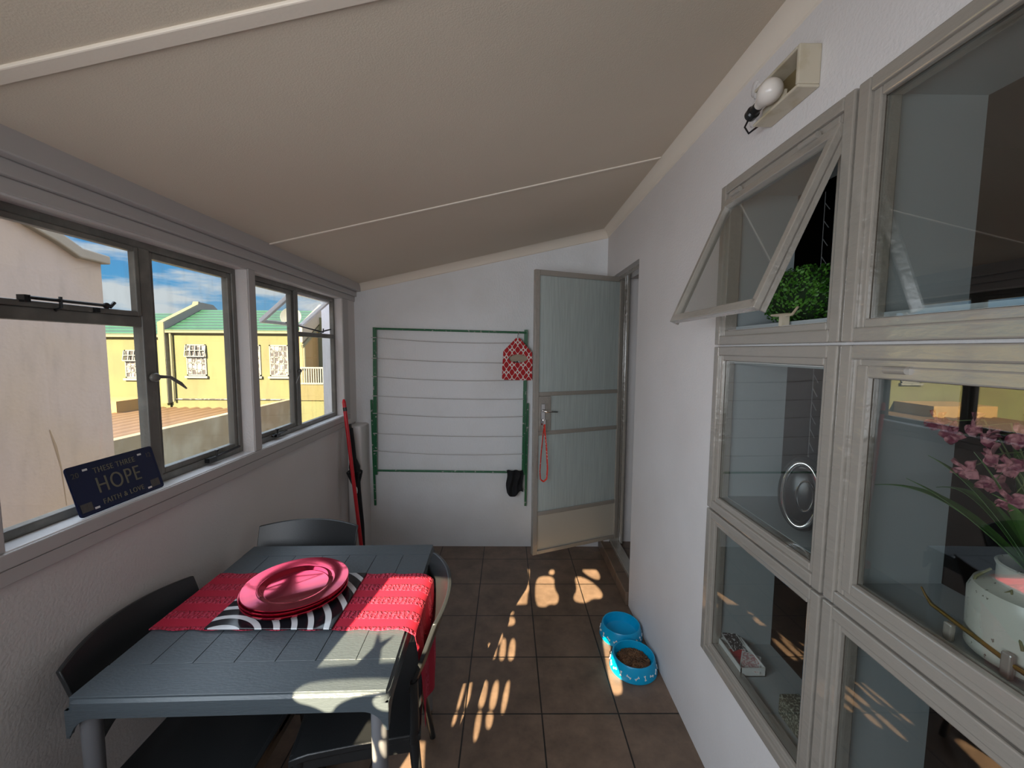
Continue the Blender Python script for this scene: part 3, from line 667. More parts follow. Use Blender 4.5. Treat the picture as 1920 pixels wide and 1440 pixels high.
# ------------------------------------------------------------------ chairs
def make_chair(loc, rz, label):
    t = thing('dining_chair', loc, label, 'chair', rz=rz, group='plastic chairs round the table')
    def back(u, v):      # u across, v up
        s = 2*u-1; z = .575+.20*v-.010*s*s*(1-v)
        crown = .012*(1-s*s)*v
        taper = .212+.006*v
        return Vector((.186+.076*v-.052*s*s, s*taper, z+crown))
    mb = MB(); mb.sheet(back, 20, 8, .013, (-1, 0, .12)); mb.build('backrest', M['chair'], t, local=True, smooth=45, bevel=.003)
    def seat(u, v):
        x = -.205+.365*u; s = 2*v-1; y = s*(.215-.012*u)
        return Vector((x, y, .425-.012*math.sin(PI*u)*(1-s*s)-.010*max(0, .12-u)/.12+.004*math.sin(PI*u)))
    mb = MB(); mb.sheet(seat, 14, 14, -.022, (0, 0, 1)); mb.build('seat', M['chair'], t, local=True, smooth=45, bevel=.004)
    mb = MB(); mb.box(-.195, .145, -.205, -.190, .372, .418); mb.box(-.195, .145, .190, .205, .372, .418); mb.box(-.205, -.190, -.2, .2, .372, .418); mb.box(.135, .148, -.19, .19, .372, .418)
    mb.build('seat_frame', M['chair'], t, local=True, bevel=.003)
    for s in (-1, 1):
        mb = MB(); mb.tube([(.140, s*.196, .40), (.142, s*.200, .47), (.142, s*.205, .53), (.142, s*.208, .60)], [.017, .016, .015, .014], 10, flat=.7); mb.build('back_post', M['chair'], t, local=True, smooth=45)
        mb = MB(); mb.tube([(.138, s*.192, .41), (.155, s*.200, .2), (.19, s*.212, .0)], [.016, .014, .012], 10); mb.build('leg', M['chair'], t, local=True, smooth=45)
        mb = MB(); mb.tube([(-.185, s*.192, .41), (-.190, s*.198, .2), (-.198, s*.205, .0)], [.023, .019, .014], 10); mb.build('leg', M['chair'], t, local=True, smooth=45)
    return t
ch = make_chair((-.445, 1.325, 0), math.radians(10), 'charcoal plastic chair at the right side of the table, its back catching the sun')
copy_thing(ch, (-.895, 1.185, 0), math.radians(180), 'charcoal plastic chair between the table and the window wall')
copy_thing(ch, (-.885, 1.615, 0), math.radians(91), 'charcoal plastic chair at the far end of the table, back towards the green rack')

# ------------------------------------------------------------------ things on the table
# runner: lies on the table, falls over the right edge
mb = MB()
TZ = .7412
def run(u, v):
    L0, L1 = -1.05, -.286; drop = .34; tot = (L1-L0)+drop; s = u*tot
    y = 1.167+.306*v
    if s < L1-L0:
        x = L0+s; z = TZ+.0016*math.sin(34*x+9*v)*math.sin(6*v*PI)*.5+.001
        if L1-x < .02: z -= (.02-(L1-x))**2*14
    else:
        k = s-(L1-L0); x = L1+.016+.012*math.sin(k*6)+.010*math.sin(v*9+k*4)*min(1, k*8); z = TZ-.008-k
        y = 1.167+.306*v+(.5-v)*.10*min(1, k/.4)-.02*k
        z += .03*math.sin(v*5)*k
    return Vector((x, y+.003*math.sin(u*70), z))
mb.sheet(run, 110, 16, .003, (.1, 0, 1))
tag(mb.build('table_runner', M['runner'], smooth=60), 'red ribbed cotton runner laid across the grey table and hanging over its right edge', 'table runner')
t = thing('placemat', (-.70, 1.317, TZ+.004), 'glossy placemat with black and white curved stripes under the red plates', 'placemat')
mb = MB(); mb.box(-.187, .187, -.153, .153, .0, .005); o = mb.build('mat', M['zebra'], t, local=True, bevel=.014, seg=4); o.modifiers['bevel'].limit_method = 'ANGLE'; o.modifiers['bevel'].width = .0015
# stack of five charger plates
names = ['bottom', 'second from the bottom', 'middle', 'second from the top', 'top']
prev = None
for k in range(5):
    lab = 'shiny red charger plate, %s of the stack on the striped mat' % names[k]
    z = TZ+.0095+k*.0062
    if prev is None:
        mb = MB(); R_ = .163
        prof = [(.0, .002), (.095, .002), (.100, .004), (.110, .010), (.118, .0115), (.155, .0165), (.161, .0175), (.163, .016), (.161, .0135), (.155, .0125), (.118, .0075), (.108, .004), (.098, .0), (.0, .0)]
        mb.lathe(prof, (0, 0, 0), 72, close=True); bmesh.ops.remove_doubles(mb.bm, verts=mb.bm.verts, dist=.0002)
        prev = mb.build('charger_plate', M['red_gloss'], smooth=40); pl = prev
    else:
        pl = prev.copy(); C.objects.link(pl)
    pl.location = (-.705+.0025*math.sin(k*2), 1.338+.0025*math.cos(k*3), z)
    tag(pl, lab, 'plate', 'red charger plates stacked on the table')

# ------------------------------------------------------------------ licence plate on the window sill
t = thing('number_plate', (-1.178, 1.265, 1.0955), 'dark blue embossed metal plate reading HOPE, leaning against the window on the sill', 'sign')
tilt = math.radians(15)
# local frame: x along the plate (to the right as seen), y up the plate, z towards the viewer
pm = Matrix.Translation((-1.178, 1.265, 1.0955)) @ Matrix(((0, -math.sin(tilt), math.cos(tilt), 0), (1, 0, 0, 0), (0, math.cos(tilt), math.sin(tilt), 0), (0, 0, 0, 1)))
mb = MB(); Wd, Hd = .282, .146
pts = []
for sx, sy, a in ((1, 1, 0), (-1, 1, 90), (-1, -1, 180), (1, -1, 270)):
    for q in range(5): an = math.radians(a+q*22.5); pts.append((sx*(Wd/2-.010)+.010*math.cos(an), Hd/2+sy*(Hd/2-.010)+.010*math.sin(an)))
mb.prism(pts, 'z', 0, .0015)
for v in mb.bm.verts: v.co = pm @ v.co
bd = mb.build('plate', M['navy'], t)
mb = MB(); e = .003
for a in ((-Wd/2+.004, Wd/2-.004, .003, .003+e), (-Wd/2+.004, Wd/2-.004, Hd-.003-e, Hd-.003), (-Wd/2+.003, -Wd/2+.003+e, .006, Hd-.006), (Wd/2-.003-e, Wd/2-.003, .006, Hd-.006)): mb.box(a[0], a[1], a[2], a[3], .0012, .0028, pm)
mb.build('rim', M['navy'], t)
def text(s_, x, y, size, mt, sx=1.0, space=1.0, ext=.0006, bold=.0):
    cu_ = bpy.data.curves.new('t', 'FONT'); cu_.body = s_; cu_.size = size; cu_.align_x = 'CENTER'; cu_.align_y = 'CENTER'; cu_.extrude = ext; cu_.offset = bold; cu_.space_character = space
    ob = bpy.data.objects.new('t', cu_); C.objects.link(ob)
    me = bpy.data.meshes.new_from_object(ob.evaluated_get(bpy.context.evaluated_depsgraph_get())); bpy.data.objects.remove(ob)
    inv = WM[t.name].inverted() @ pm
    for v in me.vertices: v.co = inv @ Vector((v.co.x*sx+x, v.co.y+y, v.co.z+.0022))
    me.materials.clear(); me.materials.append(mt)
    o = bpy.data.objects.new('lettering', me); C.objects.link(o); o.parent = t
    return o
text('HOPE', 0, .071, .068, M['letter'], .78, 1.12, .0012, -.0006)
text('THESE THREE', 0, .1175, .0235, M['letter'], .85, 1.15)
text('FAITH & LOVE', 0, .023, .0215, M['letter'], .85, 1.2)
text('20', -.118, .118, .021, M['letter_d']); text('12', .118, .118, .021, M['letter_d'])
for x_ in (-.115, .112):
    mb = MB(); mb.box(x_-.016, x_+.016, .012, .036, .0014, .0020, pm); mb.box(x_-.012, x_-.004, .016, .032, .0020, .0026, pm); mb.box(x_+.002, x_+.010, .016, .032, .0020, .0026, pm)
    mb.build('sticker', M['letter_d'], t)
for x_, y_ in ((-.088, .128), (.088, .128), (-.088, .014), (.088, .014)):
    mb = MB(); mb.box(x_-.007, x_+.007, y_-.003, y_+.003, .0014, .0019, pm); mb.build('slot', M['white'], t)

# ------------------------------------------------------------------ wall drying rack
t = thing('drying_rack', (-.43, 3.17, .35), 'chipped green folding clothes drying rack fixed flat to the end wall', 'drying rack')
Y0 = 3.172
mb = MB(); mb.bar((-1.006, Y0, 1.732), (-1.022, Y0, .595), .014, .026, (1, 0, 0)); mb.build('side_post', M['green'], t)
mb = MB(); mb.bar((.138, Y0, 1.722), (.128, Y0, .60), .014, .026, (1, 0, 0)); mb.build('side_post', M['green'], t)
mb = MB(); mb.bar((-1.045, Y0+.010, 1.18), (-1.032, Y0+.012, .345), .010, .016, (1, 0, 0)); mb.build('support_arm', M['green'], t)
mb = MB(); mb.bar((.158, Y0+.010, 1.16), (.146, Y0+.012, .345), .010, .016, (1, 0, 0)); mb.build('support_arm', M['green'], t)
mb = MB(); mb.tube([(-1.0, Y0-.006, 1.722), (.14, Y0-.006, 1.700)], .008, 10); mb.build('rail', M['green'], t, smooth=40)
mb = MB(); mb.tube([(-1.01, Y0-.002, .628), (.13, Y0-.002, .618)], .008, 10); mb.build('rail', M['green'], t, smooth=40)
for k, z in enumerate((1.655, 1.500, 1.360, 1.212, 1.078, .922, .785)):
    pts = []
    for i in range(13):
        u = i/12; pts.append((-1.0+1.125*u, Y0-.012, z-.03*u*(1 if k < 2 else .6)-.018*4*u*(1-u)*(.6 if k % 2 else 1)))
    mb = MB(); mb.tube(pts, .0022, 6); mb.box(-1.03, -.995, Y0-.014, Y0-.004, z-.003, z+.003); mb.build('line', M['string'], t, smooth=50)
# peg bag
t = thing('peg_bag', (.075, 3.14, 1.345), 'house-shaped red and white patterned peg bag with an oval opening, hung on the rack', 'bag')
outl = [(-.117, 0), (.110, -.003), (.112, .15), (.108, .205), (.015, .312), (-.012, .314), (-.108, .215), (-.113, .12)]
mb = MB(); pierced(mb, outl, [[(.004+.072*math.cos(a*PI/14), .165+.037*math.sin(a*PI/14)+(-.010 if abs(a-21) > 8 else 0)) for a in range(28)]], lambda u, w, d: (u, -.022+d, w), .003)
mb.build('front_panel', M['lattice'], t, local=True)
mb = MB(); mb.prism(outl, 'y', .006, .010); mb.build('back_panel', M['linen'], t, local=True)
mb = MB(); mb.prism([(-.117, 0), (.110, -.003), (.112, .10), (-.115, .10)], 'y', .006, -.019); mb.build('pouch', M['lattice'], t, local=True)
mb = MB(); mb.tube([(.0, .0, .30), (.0, .0, .335), (.006, .012, .36), (.014, .02, .352)], .0025, 8); mb.build('hook', M['chrome'], t, local=True, smooth=40)
mb = MB()
for k in range(14): mb.bar((-.05+random.random()*.1, -.006, .105+random.random()*.012), (-.05+random.random()*.1, -.010, .128+random.random()*.012), .008, .008)
o = mb.build('clothes_peg', M['blackp'], None); o.location = (.075, 3.14, 1.345); tag(o, 'dark clothes pegs piled inside the red peg bag', 'clothes pegs', kind='stuff')
# black cloth
mb = MB()
def cl(u, v):
    x = -.002+.126*u+.010*math.sin(v*7)*(.5); z = .640-.175*v-.03*math.sin(u*5)*v-.02*u*(v > .5)
    return Vector((x, 3.150+.012*math.sin(u*14+v*3)+.006*math.sin(v*12), z))
mb.sheet(cl, 26, 22, .006, (0, -1, 0)); tag(mb.build('black_cloth', M['black'], smooth=60), 'crumpled black cloth hanging on the bottom rail of the green rack', 'cloth')

# ------------------------------------------------------------------ red pole and black umbrella in the corner
t = thing('broom', (-1.0, 2.80, 0), 'red-handled broom leaning in the corner by the masonry pillar', 'broom')
mb = MB(); mb.tube([(-1.128, 2.86, 1.200), (-1.000, 2.80, .08)], .0125, 14); mb.build('handle', M['redpole'], t, smooth=40)
mb = MB(); mb.tube([(-1.1305, 2.8612, 1.222), (-1.128, 2.86, 1.200)], [.006, .0135], 14); mb.build('end_cap', M['redpole'], t, smooth=40)
mb = MB(); mb.tube([(-1.1235, 2.858, 1.165), (-1.1205, 2.8565, 1.140)], .0133, 14); mb.build('collar', M['blackp'], t, smooth=40)
mb = MB(); mb.box(-1.06, -.94, 2.775, 2.825, .05, .10); mb.build('head', M['redpole'], t, bevel=.008)
mb = MB(); mb.box(-1.055, -.945, 2.78, 2.82, .0, .05); mb.build('bristles', M['black'], t)
t = thing('umbrella', (-1.0, 2.93, 0), 'folded black umbrella leaning behind the red broom handle', 'umbrella')
mb = MB(); ax = [(-1.128, 2.96, 1.0), (-1.118, 2.955, .90), (-1.11, 2.95, .78), (-1.10, 2.945, .72), (-1.09, 2.94, .66), (-1.08, 2.935, .55), (-1.05, 2.92, .3), (-1.03, 2.91, .05)]
mb.tube(ax, [.018, .020, .024, .040, .030, .026, .020, .008], 9)
for k in range(9):
    a = k/9*2*PI; mb.tube([(-1.10+.02*math.cos(a), 2.945+.02*math.sin(a), .70), (-1.097+.052*math.cos(a), 2.942+.052*math.sin(a), .685), (-1.09+.02*math.cos(a), 2.94+.02*math.sin(a), .60)], [.012, .006, .010], 6)
mb.build('canopy', M['black'], t, smooth=40)
mb = MB(); mb.tube([(-1.128, 2.96, 1.0), (-1.13, 2.962, 1.03)], [.012, .010], 8); mb.build('handle', M['blackp'], t)
mb = MB(); mb.blob((-1.075, 2.905, .56), (.010, .006, .028)); mb.build('tie', M['white'], t, smooth=60)

# ------------------------------------------------------------------ pet bowls
def bowl(loc, label, rz=0):
    t = thing('pet_bowl', loc, label, 'bowl', rz=rz, group='turquoise pet bowls')
    mb = MB(); prof = [(.113, .0), (.1155, .004), (.103, .066), (.099, .072), (.094, .070), (.084, .026), (.070, .018), (.0, .016), (.0, .008), (.10, .006), (.109, .0)]
    mb.lathe(prof, (0, 0, 0), 64, close=True); bmesh.ops.remove_doubles(mb.bm, verts=mb.bm.verts, dist=.0002); mb.build('basin', M['blue'], t, local=True, smooth=40)
    for k in range(18):
        mb = MB()
        a = k/18*2*PI; r = .1115; c = Vector((r*math.cos(a), r*math.sin(a), .030)); tn = Vector((-math.sin(a), math.cos(a), 0)); up = Vector((-.19*math.cos(a), -.19*math.sin(a), 1)).normalized()
        an = k*1.1; d_ = tn*math.cos(an)+up*math.sin(an); e_ = -tn*math.sin(an)+up*math.cos(an)
        mb.bar(c-d_*.008, c+d_*.008, .0035, .003, tuple(Vector((math.cos(a), math.sin(a), .19)))) 
        for s in (-1, 1):
            for q in (-1, 1): mb.blob(c+d_*.009*s+e_*.0026*q, (.0030, .0030, .0030), 1)
        mb.build('bone_print', M['white'], t, local=True)
    return t
b1 = bowl((.636, 2.172, 0), 'empty turquoise pet bowl on the floor tiles, the one nearer the door')
b2 = copy_thing(b1, (.634, 1.938, 0), .4, 'turquoise pet bowl filled with brown kibble, the one nearer the windows')
mb = MB(); rg = random.Random(3)
mb.lathe([(.0, .016), (.066, .018), (.080, .026), (.081, .036), (.05, .041), (.0, .043)], (.634, 1.938, 0), 32, close=True)
for k in range(620):
    r = .079*math.sqrt(rg.random()); a = rg.random()*2*PI; mb.blob((.634+r*math.cos(a), 1.938+r*math.sin(a), .044-.006*(r/.08)**2+rg.random()*.003), (.0048, .0048, .0034), 1)
tag(mb.build('kibble', M['kibble'], smooth=60), 'brown dry pet food filling the nearer turquoise bowl', 'pet food', kind='stuff')

# ------------------------------------------------------------------ things in the niches
# boxwood ball
t = thing('topiary_ball', (.872, 1.235, 1.655), 'round green artificial boxwood ball on the ledge of the open top window', 'plant')
mb = MB(); mb.blob((.872, 1.235, 1.735), (.082, .118, .080), 3); mb.build('core', mat('bush_core', (.006, .022, .003), .9), t)
mb = MB(); rg = random.Random(5)
for k in range(2600):
    z_ = rg.uniform(-.95, 1); a = rg.random()*2*PI; q = math.sqrt(1-z_*z_); nn = Vector((q*math.cos(a), q*math.sin(a), z_)); rr_ = rg.uniform(.92, 1.10)*(1+.07*math.sin(9*a)*math.sin(7*z_))
    c = Vector((.872+nn.x*.088*rr_, 1.235+nn.y*.125*rr_, 1.737+nn.z*.080*rr_)); s_ = rg.uniform(.004, .0075)
    if c.z < 1.657: c.z = 1.657+rg.random()*.004
    ax_ = (nn+Vector((rg.uniform(-.8, .8), rg.uniform(-.8, .8), rg.uniform(-.8, .8)))).normalized(); e1 = ax_.orthogonal().normalized(); e2 = ax_.cross(e1)
    ps = [c+e1*s_, c+e2*s_*.6+ax_*.001, c-e1*s_, c-e2*s_*.6+ax_*.001]; mb.bm.faces.new([mb.bm.verts.new(p_) for p_ in ps])
mb.build('foliage', M['bush'], t)
# hanging wire mobile in the dark room, behind the ball
for xx, za, zb, lab in ((1.03, 1.69, 2.09, 'thin pale hanging string of twisted wire behind the boxwood ball'), (1.03, 1.20, 1.525, 'thin pale hanging string behind the chrome ornament')):
    mb = MB(); n_ = 7; mb.tube([(xx, 1.385, za), (xx, 1.385, zb)], .0012, 5)
    for k in range(n_): z_ = za+(zb-za)*(k+.4)/n_; mb.tube([(xx, 1.385, z_), (xx, 1.362, z_-.028)], .0014, 5)
    tag(mb.build('hanging_string', M['dimstring']), lab, 'string ornament')
# chrome ornament
t = thing('glass_ornament', (.85, 1.15, 1.057), 'glossy black egg-shaped ornament with a chrome oval front on the middle ledge', 'ornament')
oc = Vector((.848, 1.15, 1.166)); on_ = Vector((-.72, -.69, .05)).normalized(); oe = Vector((.69, -.72, 0)).normalized(); ou = oe.cross(on_).normalized()
if ou.z < 0: ou = -ou
om = Matrix((oe, on_, ou)).transposed()
mb = MB(); mb.blob(oc, (.062, .046, .108), 4, om); mb.build('body', M['blackp'], t, smooth=80)
mb = MB(); mb.tube([oc+on_*.036+oe*.042*math.cos(a*PI/20)+ou*(.004+.090*math.sin(a*PI/20)) for a in range(41)], .006, 8); mb.build('oval_rim', M['chrome'], t, smooth=60)
mb = MB(); mb.blob(oc+on_*.022+ou*.004, (.040, .020, .086), 3, om); mb.build('mirror_face', mat('smoked_mirror', (.30, .29, .28), .05, metal=1), t, smooth=80)
mb = MB(); mb.tube([oc+on_*.046+oe*(.012+.020*math.cos(a*PI/10))+ou*(.005+.042*math.sin(a*PI/10)) for a in range(21)], .0035, 6); mb.build('inner_rim', M['chrome'], t, smooth=60)
# tray of cards
t = thing('card_tray', (.82, 1.36, .497), 'open white card box holding playing cards on the lower ledge', 'box', rz=0)
mb = MB(); x0, x1, y0, y1, z0 = .778, .862, 1.282, 1.432, .4975
mb.box(x0, x1, y0, y1, z0, z0+.003); mb.box(x0, x0+.003, y0, y1, z0, z0+.030); mb.box(x1-.003, x1, y0, y1, z0, z0+.030); mb.box(x0, x1, y0, y0+.003, z0, z0+.030); mb.box(x0, x1, y1-.003, y1, z0, z0+.030)
mb.build('tray', M['card'], t)
def card(loc, ang, tilt_, mt, label):
    m = Matrix.Translation(loc) @ Matrix.Rotation(ang, 4, 'Z') @ Matrix.Rotation(tilt_, 4, 'X')
    t2 = thing('playing_card', loc, label, 'card', group='playing cards in the white box')
    MB().box(-.029, .029, -.042, .042, 0, .0006, m).build('card', M['card'], t2)
    MB().box(-.025, .025, -.038, .038, .0006, .0010, m).build('print', mt, t2)
card((.824, 1.405, .527), .25, .42, M['blackc'], 'card with a black and white back propped at the far end of the box')
card((.815, 1.345, .512), -.1, .12, M['rose'], 'red card lying face down in the middle of the white box')
card((.832, 1.320, .518), -.6, .10, M['pinkc'], 'pink patterned card lying nearest in the white box')
tag(MB().box(.812, .872, 1.03, 1.145, .497, .56).build('stone_block', M['moss'], bevel=.004), 'speckled grey-green block on the lower ledge at its near end', 'block')
# orchid
t = thing('potted_orchid', (.885, .64, 1.057), 'pink orchid with long green leaves in a speckled grey ceramic pot behind the glass', 'plant')
mb = MB(); prof = [(.080, .0), (.086, .006), (.088, .10), (.082, .118), (.060, .124), (.056, .128), (.056, .152), (.059, .160), (.055, .162), (.050, .156), (.050, .120), (.0, .118), (.0, .0)]
mb.lathe(prof, (.885, .64, 1.057), 48, close=True); bmesh.ops.remove_doubles(mb.bm, verts=mb.bm.verts, dist=.0002); mb.build('pot', M['ceramic'], t, smooth=40)
mb = MB(); mb.tube([(.850, .690, 1.195), (.826, .692, 1.180), (.815, .686, 1.150), (.812, .680, 1.10), (.806, .665, 1.075), (.801, .65, 1.12), (.805, .655, 1.16), (.826, .64, 1.185), (.812, .62, 1.15), (.803, .60, 1.11)], .0022, 6); mb.build('cord', mat('olive_cord', (.16, .15, .07), .8), t, smooth=50)
for tip, bend, w_ in (((.795, .868, 1.286), .05, .011), ((.80, .805, 1.320), .02, .008), ((.803, .770, 1.376), .03, .013), ((.80, .66, 1.34), .03, .014), ((.81, .70, 1.40), .02, .012), ((.90, .84, 1.29), .05, .012), ((.95, .76, 1.40), .03, .012), ((.82, .58, 1.33), .04, .013), ((.88, .60, 1.40), .02, .012)):
    a = Vector((.885, .64, 1.18)); b_ = Vector(tip); w_ *= 1.3; ds = (b_-a); sd = ds.cross(Vector((0, 0, 1))).normalized()
    def lf(u, v, a=a, b_=b_, bend=bend, w_=w_, sd=sd):
        p_ = a.lerp(b_, u)+Vector((0, 0, bend*4*u*(1-u))); ww = w_*(math.sin(PI*min(1, u*.9+.12))**.7)*(1-u**6)
        return p_+sd*(2*v-1)*ww+Vector((0, 0, abs(2*v-1)*ww*.35))
    mb = MB(); mb.sheet(lf, 16, 4, .0012, (0, 0, 1)); mb.build('leaf', M['leaf'], t, smooth=60)
fl = [(.822, .777, 1.441), (.82, .747, 1.421), (.825, .723, 1.363), (.83, .695, 1.430), (.82, .682, 1.400), (.825, .660, 1.388), (.835, .655, 1.440), (.82, .650, 1.332), (.85, .70, 1.346), (.83, .72, 1.442)]
mb = MB()
for c in fl:
    mb.tube([(.885, .64, 1.19), (.88, .64+(c[1]-.64)*.25, 1.33), (.865, .64+(c[1]-.64)*.7, max(1.40, c[2]+.01)), c], [.002, .0018, .0014, .001], 5)
mb.build('stem', mat('green_stem', (.09, .13, .03), .6), t, smooth=60)
rg = random.Random(11)
for c in fl:
    mb = MB(); nz = Vector((-.8, rg.uniform(-.5, .5), rg.uniform(-.6, .3))).normalized(); e1 = nz.orthogonal().normalized(); e2 = nz.cross(e1)
    for k in range(5):
        a = k*2*PI/5+rg.random(); d_ = e1*math.cos(a)+e2*math.sin(a); s_ = nz.cross(d_); L_ = rg.uniform(.018, .027)
        def pf(u, v, d_=d_, s_=s_, L_=L_): return Vector(c)+d_*L_*u+s_*(2*v-1)*.0085*math.sin(PI*(u*.8+.15))+nz*.006*math.sin(u*3+v*4)
        mb.sheet(pf, 5, 4, .0006, tuple(nz))
    f_ = mb.build('flower', M['petal'], t, smooth=60)
    mb = MB(); mb.blob(Vector(c)+nz*.002, (.003, .003, .003), 1); mb.build('flower_heart', M['petal_c'], f_)
# brass stay lying on the ledge
t = thing('window_stay_bar', (.80, .70, 1.08), 'aged brass window stay bar along the ledge in front of the ceramic pot', 'window stay')
mb = MB(); mb.tube([(.800, .757, 1.122), (.800, .748, 1.111), (.800, .735, 1.100), (.798, .70, 1.096), (.798, .661, 1.090), (.798, .61, 1.082), (.798, .50, 1.075)], [.003, .004, .006, .006, .006, .006, .006], 8, flat=.6); mb.build('bar', M['brass'], t, smooth=40)
for a_, z_ in ((.603, 1.100), (.690, 1.090)):
    mb = MB(); mb.box(.790, .800, a_, a_+.015, 1.058, z_); mb.build('peg', M['steel'], t, bevel=.003)

# ------------------------------------------------------------------ outside
S_(MB().box(-60, 30, -20, 60, -3.0, -2.8).build('floor_yard', M['ground']))
# neighbouring house with the curved parapet
t = thing('neighbour_house', (-6.4, -2, -2.8), 'near pinkish plaster house wall with a swept coping, filling the left window', 'house')
prof = [(3.36, 2.22), (3.17, 2.225), (3.02, 2.30), (2.86, 2.36), (2.73, 2.415), (2.3, 2.60), (1.8, 2.95), (1.0, 3.7), (0, 4.7), (-1.0, 5.6), (-2.6, 5.6), (-5.0, 3.4), (-6, 2.3), (-6, -2.8), (3.36, -2.8)]  # unseen rear raised so its shadow reaches the sheet roof
mb = MB(); mb.prism(prof, 'x', -9.5, -3.2); mb.build('wall', M['pinkw'], t)
top = prof[:11]
cp = [(y, z) for y, z in top]; up = [(y+.02, z+.075) for y, z in top]
cp[0] = (3.40, 2.22); up[0] = (3.40, 2.285)
mb = MB(); mb.prism(cp+up[::-1], 'x', -3.45, -3.155); mb.build('coping', M['pinkcap'], t, bevel=.01)
# yellow row
mb = MB(); mb.tube([(-3.199, 2.90, .99), (-3.199, 2.93, .86), (-3.199, 2.955, .70), (-3.199, 2.97, .42)], [.004, .010, .005, .002], 6, flat=1); bmesh.ops.scale(mb.bm, vec=(.1, 1, 1), space=Matrix.Translation((3.199, 0, 0)), verts=mb.bm.verts); mb.build('stain', mat('rust_stain', (.20, .14, .09), .9), t)
t = thing('yellow_house', (-15, 17, -2.8), 'yellow green-roofed house left of the sloped parapet, one white window', 'house')
MB().box(-24, -12.65, 15.6, 19, -2.8, 1.93).build('wall', M['yellow'], t)
MB().box(-24, -12.66, 15.42, 15.62, 1.93, 2.06).build('fascia', M['cream'], t)
mb = MB(); mb.prism([(15.40, 2.04), (17.2, 2.93), (19, 2.04)], 'x', -24, -12.66); mb.build('roof', M['groof'], t)
def ext_window(t, x0, x1, z0, z1, y, tilt_open=True):
    fr = MB(); w_ = .045
    yf = y-.02
    MB_ = fr
    fr.box(x0, x1, yf-.02, yf+.01, z0, z0+w_); fr.box(x0, x1, yf-.02, yf+.01, z1-w_, z1); fr.box(x0, x0+w_, yf-.02, yf+.01, z0, z1); fr.box(x1-w_, x1, yf-.02, yf+.01, z0, z1)
    for k in range(1, 4): fr.box(x0+(x1-x0)*k/4-.015, x0+(x1-x0)*k/4+.015, yf-.015, yf+.01, z0, z1)
    for k in range(1, 5): fr.box(x0, x1, yf-.015, yf+.01, z0+(z1-z0)*k/5-.015, z0+(z1-z0)*k/5+.015)
    fr.box(x0-.05, x1+.05, yf-.08, yf+.01, z0-.09, z0-.01)
    if tilt_open:
        zt = z0+(z1-z0)*.62
        for k in range(5): xx = x0+(x1-x0)*k/4; fr.bar((xx, yf-.02, z1-.03), (xx, yf-.10, zt), .035, .03, (1, 0, 0))
        fr.bar((x0, yf-.10, zt), (x1, yf-.10, zt), .04, .04); fr.bar((x0, yf-.06, (z1+zt)/2), (x1, yf-.06, (z1+zt)/2), .03, .03)
    f_ = fr.build('window', M['wwhite'], t)
    MB().box(x0+.02, x1-.02, yf+.0, yf+.012, z0+.02, z1-.02).build('pane', M['wdark'], f_)
ext_window(t, -14.20, -13.45, .42, 1.46, 15.6)
t2 = thing('parapet_wall', (-12.6, 17, -2.8), 'sloped fire wall between the two yellow houses, lit coping and grey side', 'wall')
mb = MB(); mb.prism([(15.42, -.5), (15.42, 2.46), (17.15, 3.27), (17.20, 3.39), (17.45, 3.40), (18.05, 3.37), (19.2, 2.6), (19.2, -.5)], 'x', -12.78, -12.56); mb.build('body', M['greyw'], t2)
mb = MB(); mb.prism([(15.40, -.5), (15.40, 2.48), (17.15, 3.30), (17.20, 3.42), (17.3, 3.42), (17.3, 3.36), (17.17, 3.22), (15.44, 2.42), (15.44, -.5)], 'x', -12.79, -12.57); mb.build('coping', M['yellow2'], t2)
t = thing('yellow_house', (-10, 17, -2.8), 'yellow green-roofed house right of the sloped parapet, three white windows', 'house')
MB().box(-12.56, -7.45, 15.6, 19, -2.8, 2.12).build('wall', M['yellow'], t)
MB().box(-12.55, -7.40, 15.42, 15.62, 2.10, 2.21).build('fascia', M['cream'], t)
mb = MB(); mb.prism([(15.40, 2.19), (17.3, 3.10), (19.2, 2.19)], 'x', -12.55, -7.35); mb.build('roof', M['groof'], t)
for a, c in ((-11.93, -11.20), (-9.72, -9.19), (-8.86, -8.16)): ext_window(t, a, c, .52, 1.68, 15.6, a < -11)
mb = MB(); mb.tube([(-12.42, 15.5, 2.12), (-12.42, 15.5, -.45)], .04, 8); mb.build('downpipe', M['cream'], t, smooth=40)
mb = MB(); mb.box(-12.5, -7.45, 15.52, 15.62, -.37, -.34); mb.build('string_course', M['wdark'], t)
# satellite dish
t = thing('satellite_dish', (-7.5, 14.6, 2.3), 'round white satellite dish on the green roof', 'satellite dish')
rm = rot_to((.3, -1, .35)); mb = MB(); mb.lathe([(.0, .0), (.15, .015), (.25, .05), (.32, .09), (.33, .085), (.25, .03), (.15, -.005), (.0, -.02)], (-7.45, 14.5, 2.62), 28, rm, close=True); mb.build('dish', M['wwhite'], t, smooth=50)
mb = MB(); mb.tube([(-7.45, 14.55, 2.6), (-7.45, 14.9, 2.2), (-7.45, 15.5, 2.15)], .02, 6); mb.build('arm', M['greyw'], t)
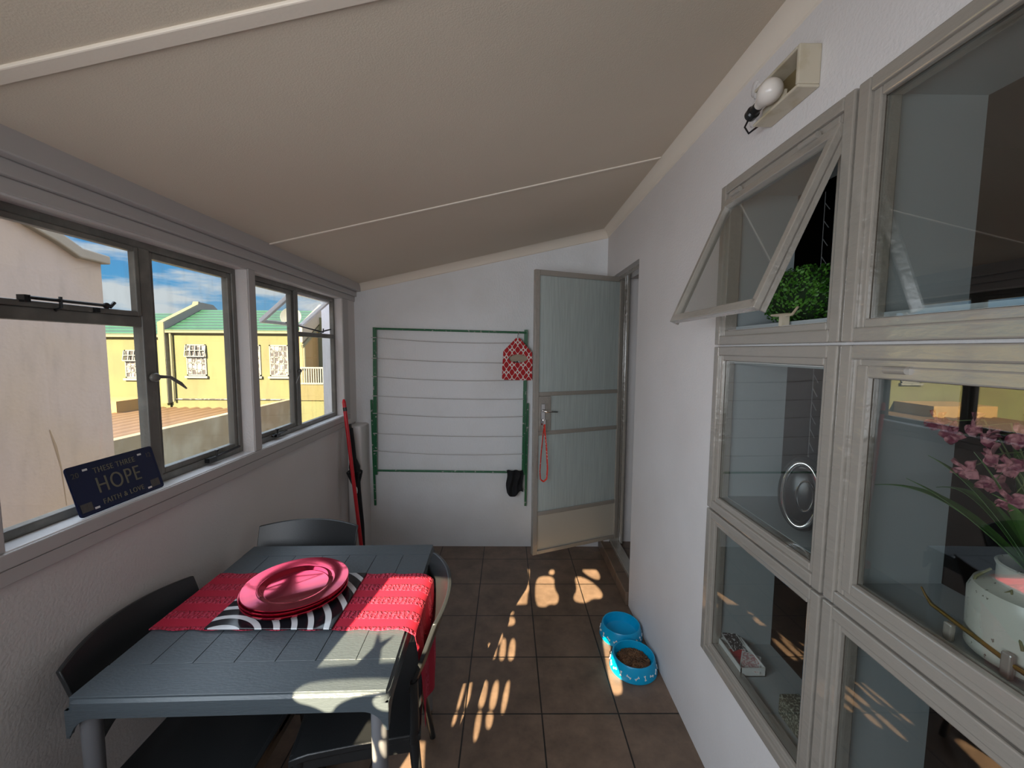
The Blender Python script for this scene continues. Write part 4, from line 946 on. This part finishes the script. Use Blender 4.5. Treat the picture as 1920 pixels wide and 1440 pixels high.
# ochre wing with balcony
t = thing('ochre_house', (-6.2, 13.8, -2.8), 'ochre house with a white railed balcony at the right of the row', 'house')
mb = MB(); mb.prism([(13.1, -2.8), (14.3, -2.8), (14.3, 2.75), (13.1, 2.0)], 'x', -6.60, -6.42); mb.build('side_wall', M['orange'], t)
mb = MB(); mb.bar((-6.40, 13.05, 1.62), (-6.40, 14.35, 2.35), .06, .10); mb.tube([(-6.38, 13.12, 1.60), (-6.38, 13.12, -.4)], .04, 8); mb.build('gutter', M['cream'], t)
mb = MB(); mb.prism([(13.0, 1.75), (14.4, 2.5), (14.4, 3.05), (13.0, 2.3)], 'x', -6.44, -6.36); mb.build('gable', M['pinkcap'], t)
MB().box(-6.42, -3.5, 14.2, 14.4, -2.8, 2.6).build('front_wall', M['yellow'], t)
MB().box(-6.62, -3.5, 13.0, 13.12, -2.8, -.06).build('lower_wall', M['yellow'], t)
MB().box(-6.50, -3.8, 12.95, 13.05, -.06, .43).build('balcony_parapet', mat('ochre_lit_panel', (.085, .070, .026), .8), t)
mb = MB(); mb.bar((-6.50, 13.0, .96), (-5.3, 13.0, .96), .05, .05); mb.bar((-6.50, 13.0, .47), (-5.3, 13.0, .47), .05, .05)
for k in range(17): mb.bar((-6.48+k*.072, 13.0, .47), (-6.48+k*.072, 13.0, .96), .03, .022, (0, 1, 0))
mb.build('railing', M['wwhite'], t)
# yard wall and sheet roof
tag(MB().box(-8.22, -8.0, 3.5, 15.58, -2.8, -.33).build('yard_wall', M['tan'], bevel=.01), 'stained tan boundary wall running away beside the sheet roof', 'wall')
mb = MB(); nR = 17.43
def cr_(u, v): x = -15.5+7.3*u; return Vector((x, 6.5+9.05*v, -.72-.02*u+.05*math.sin(u*nR*2*PI)))
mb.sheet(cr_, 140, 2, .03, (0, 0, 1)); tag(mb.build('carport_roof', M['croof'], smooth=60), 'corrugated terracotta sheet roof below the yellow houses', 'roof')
tag(MB().box(-15.5, -13.25, 14.1, 15.58, -2.8, -.28).build('ochre_block_wall', M['orange']), 'small ochre wall block standing behind the sheet roof at the left', 'wall')
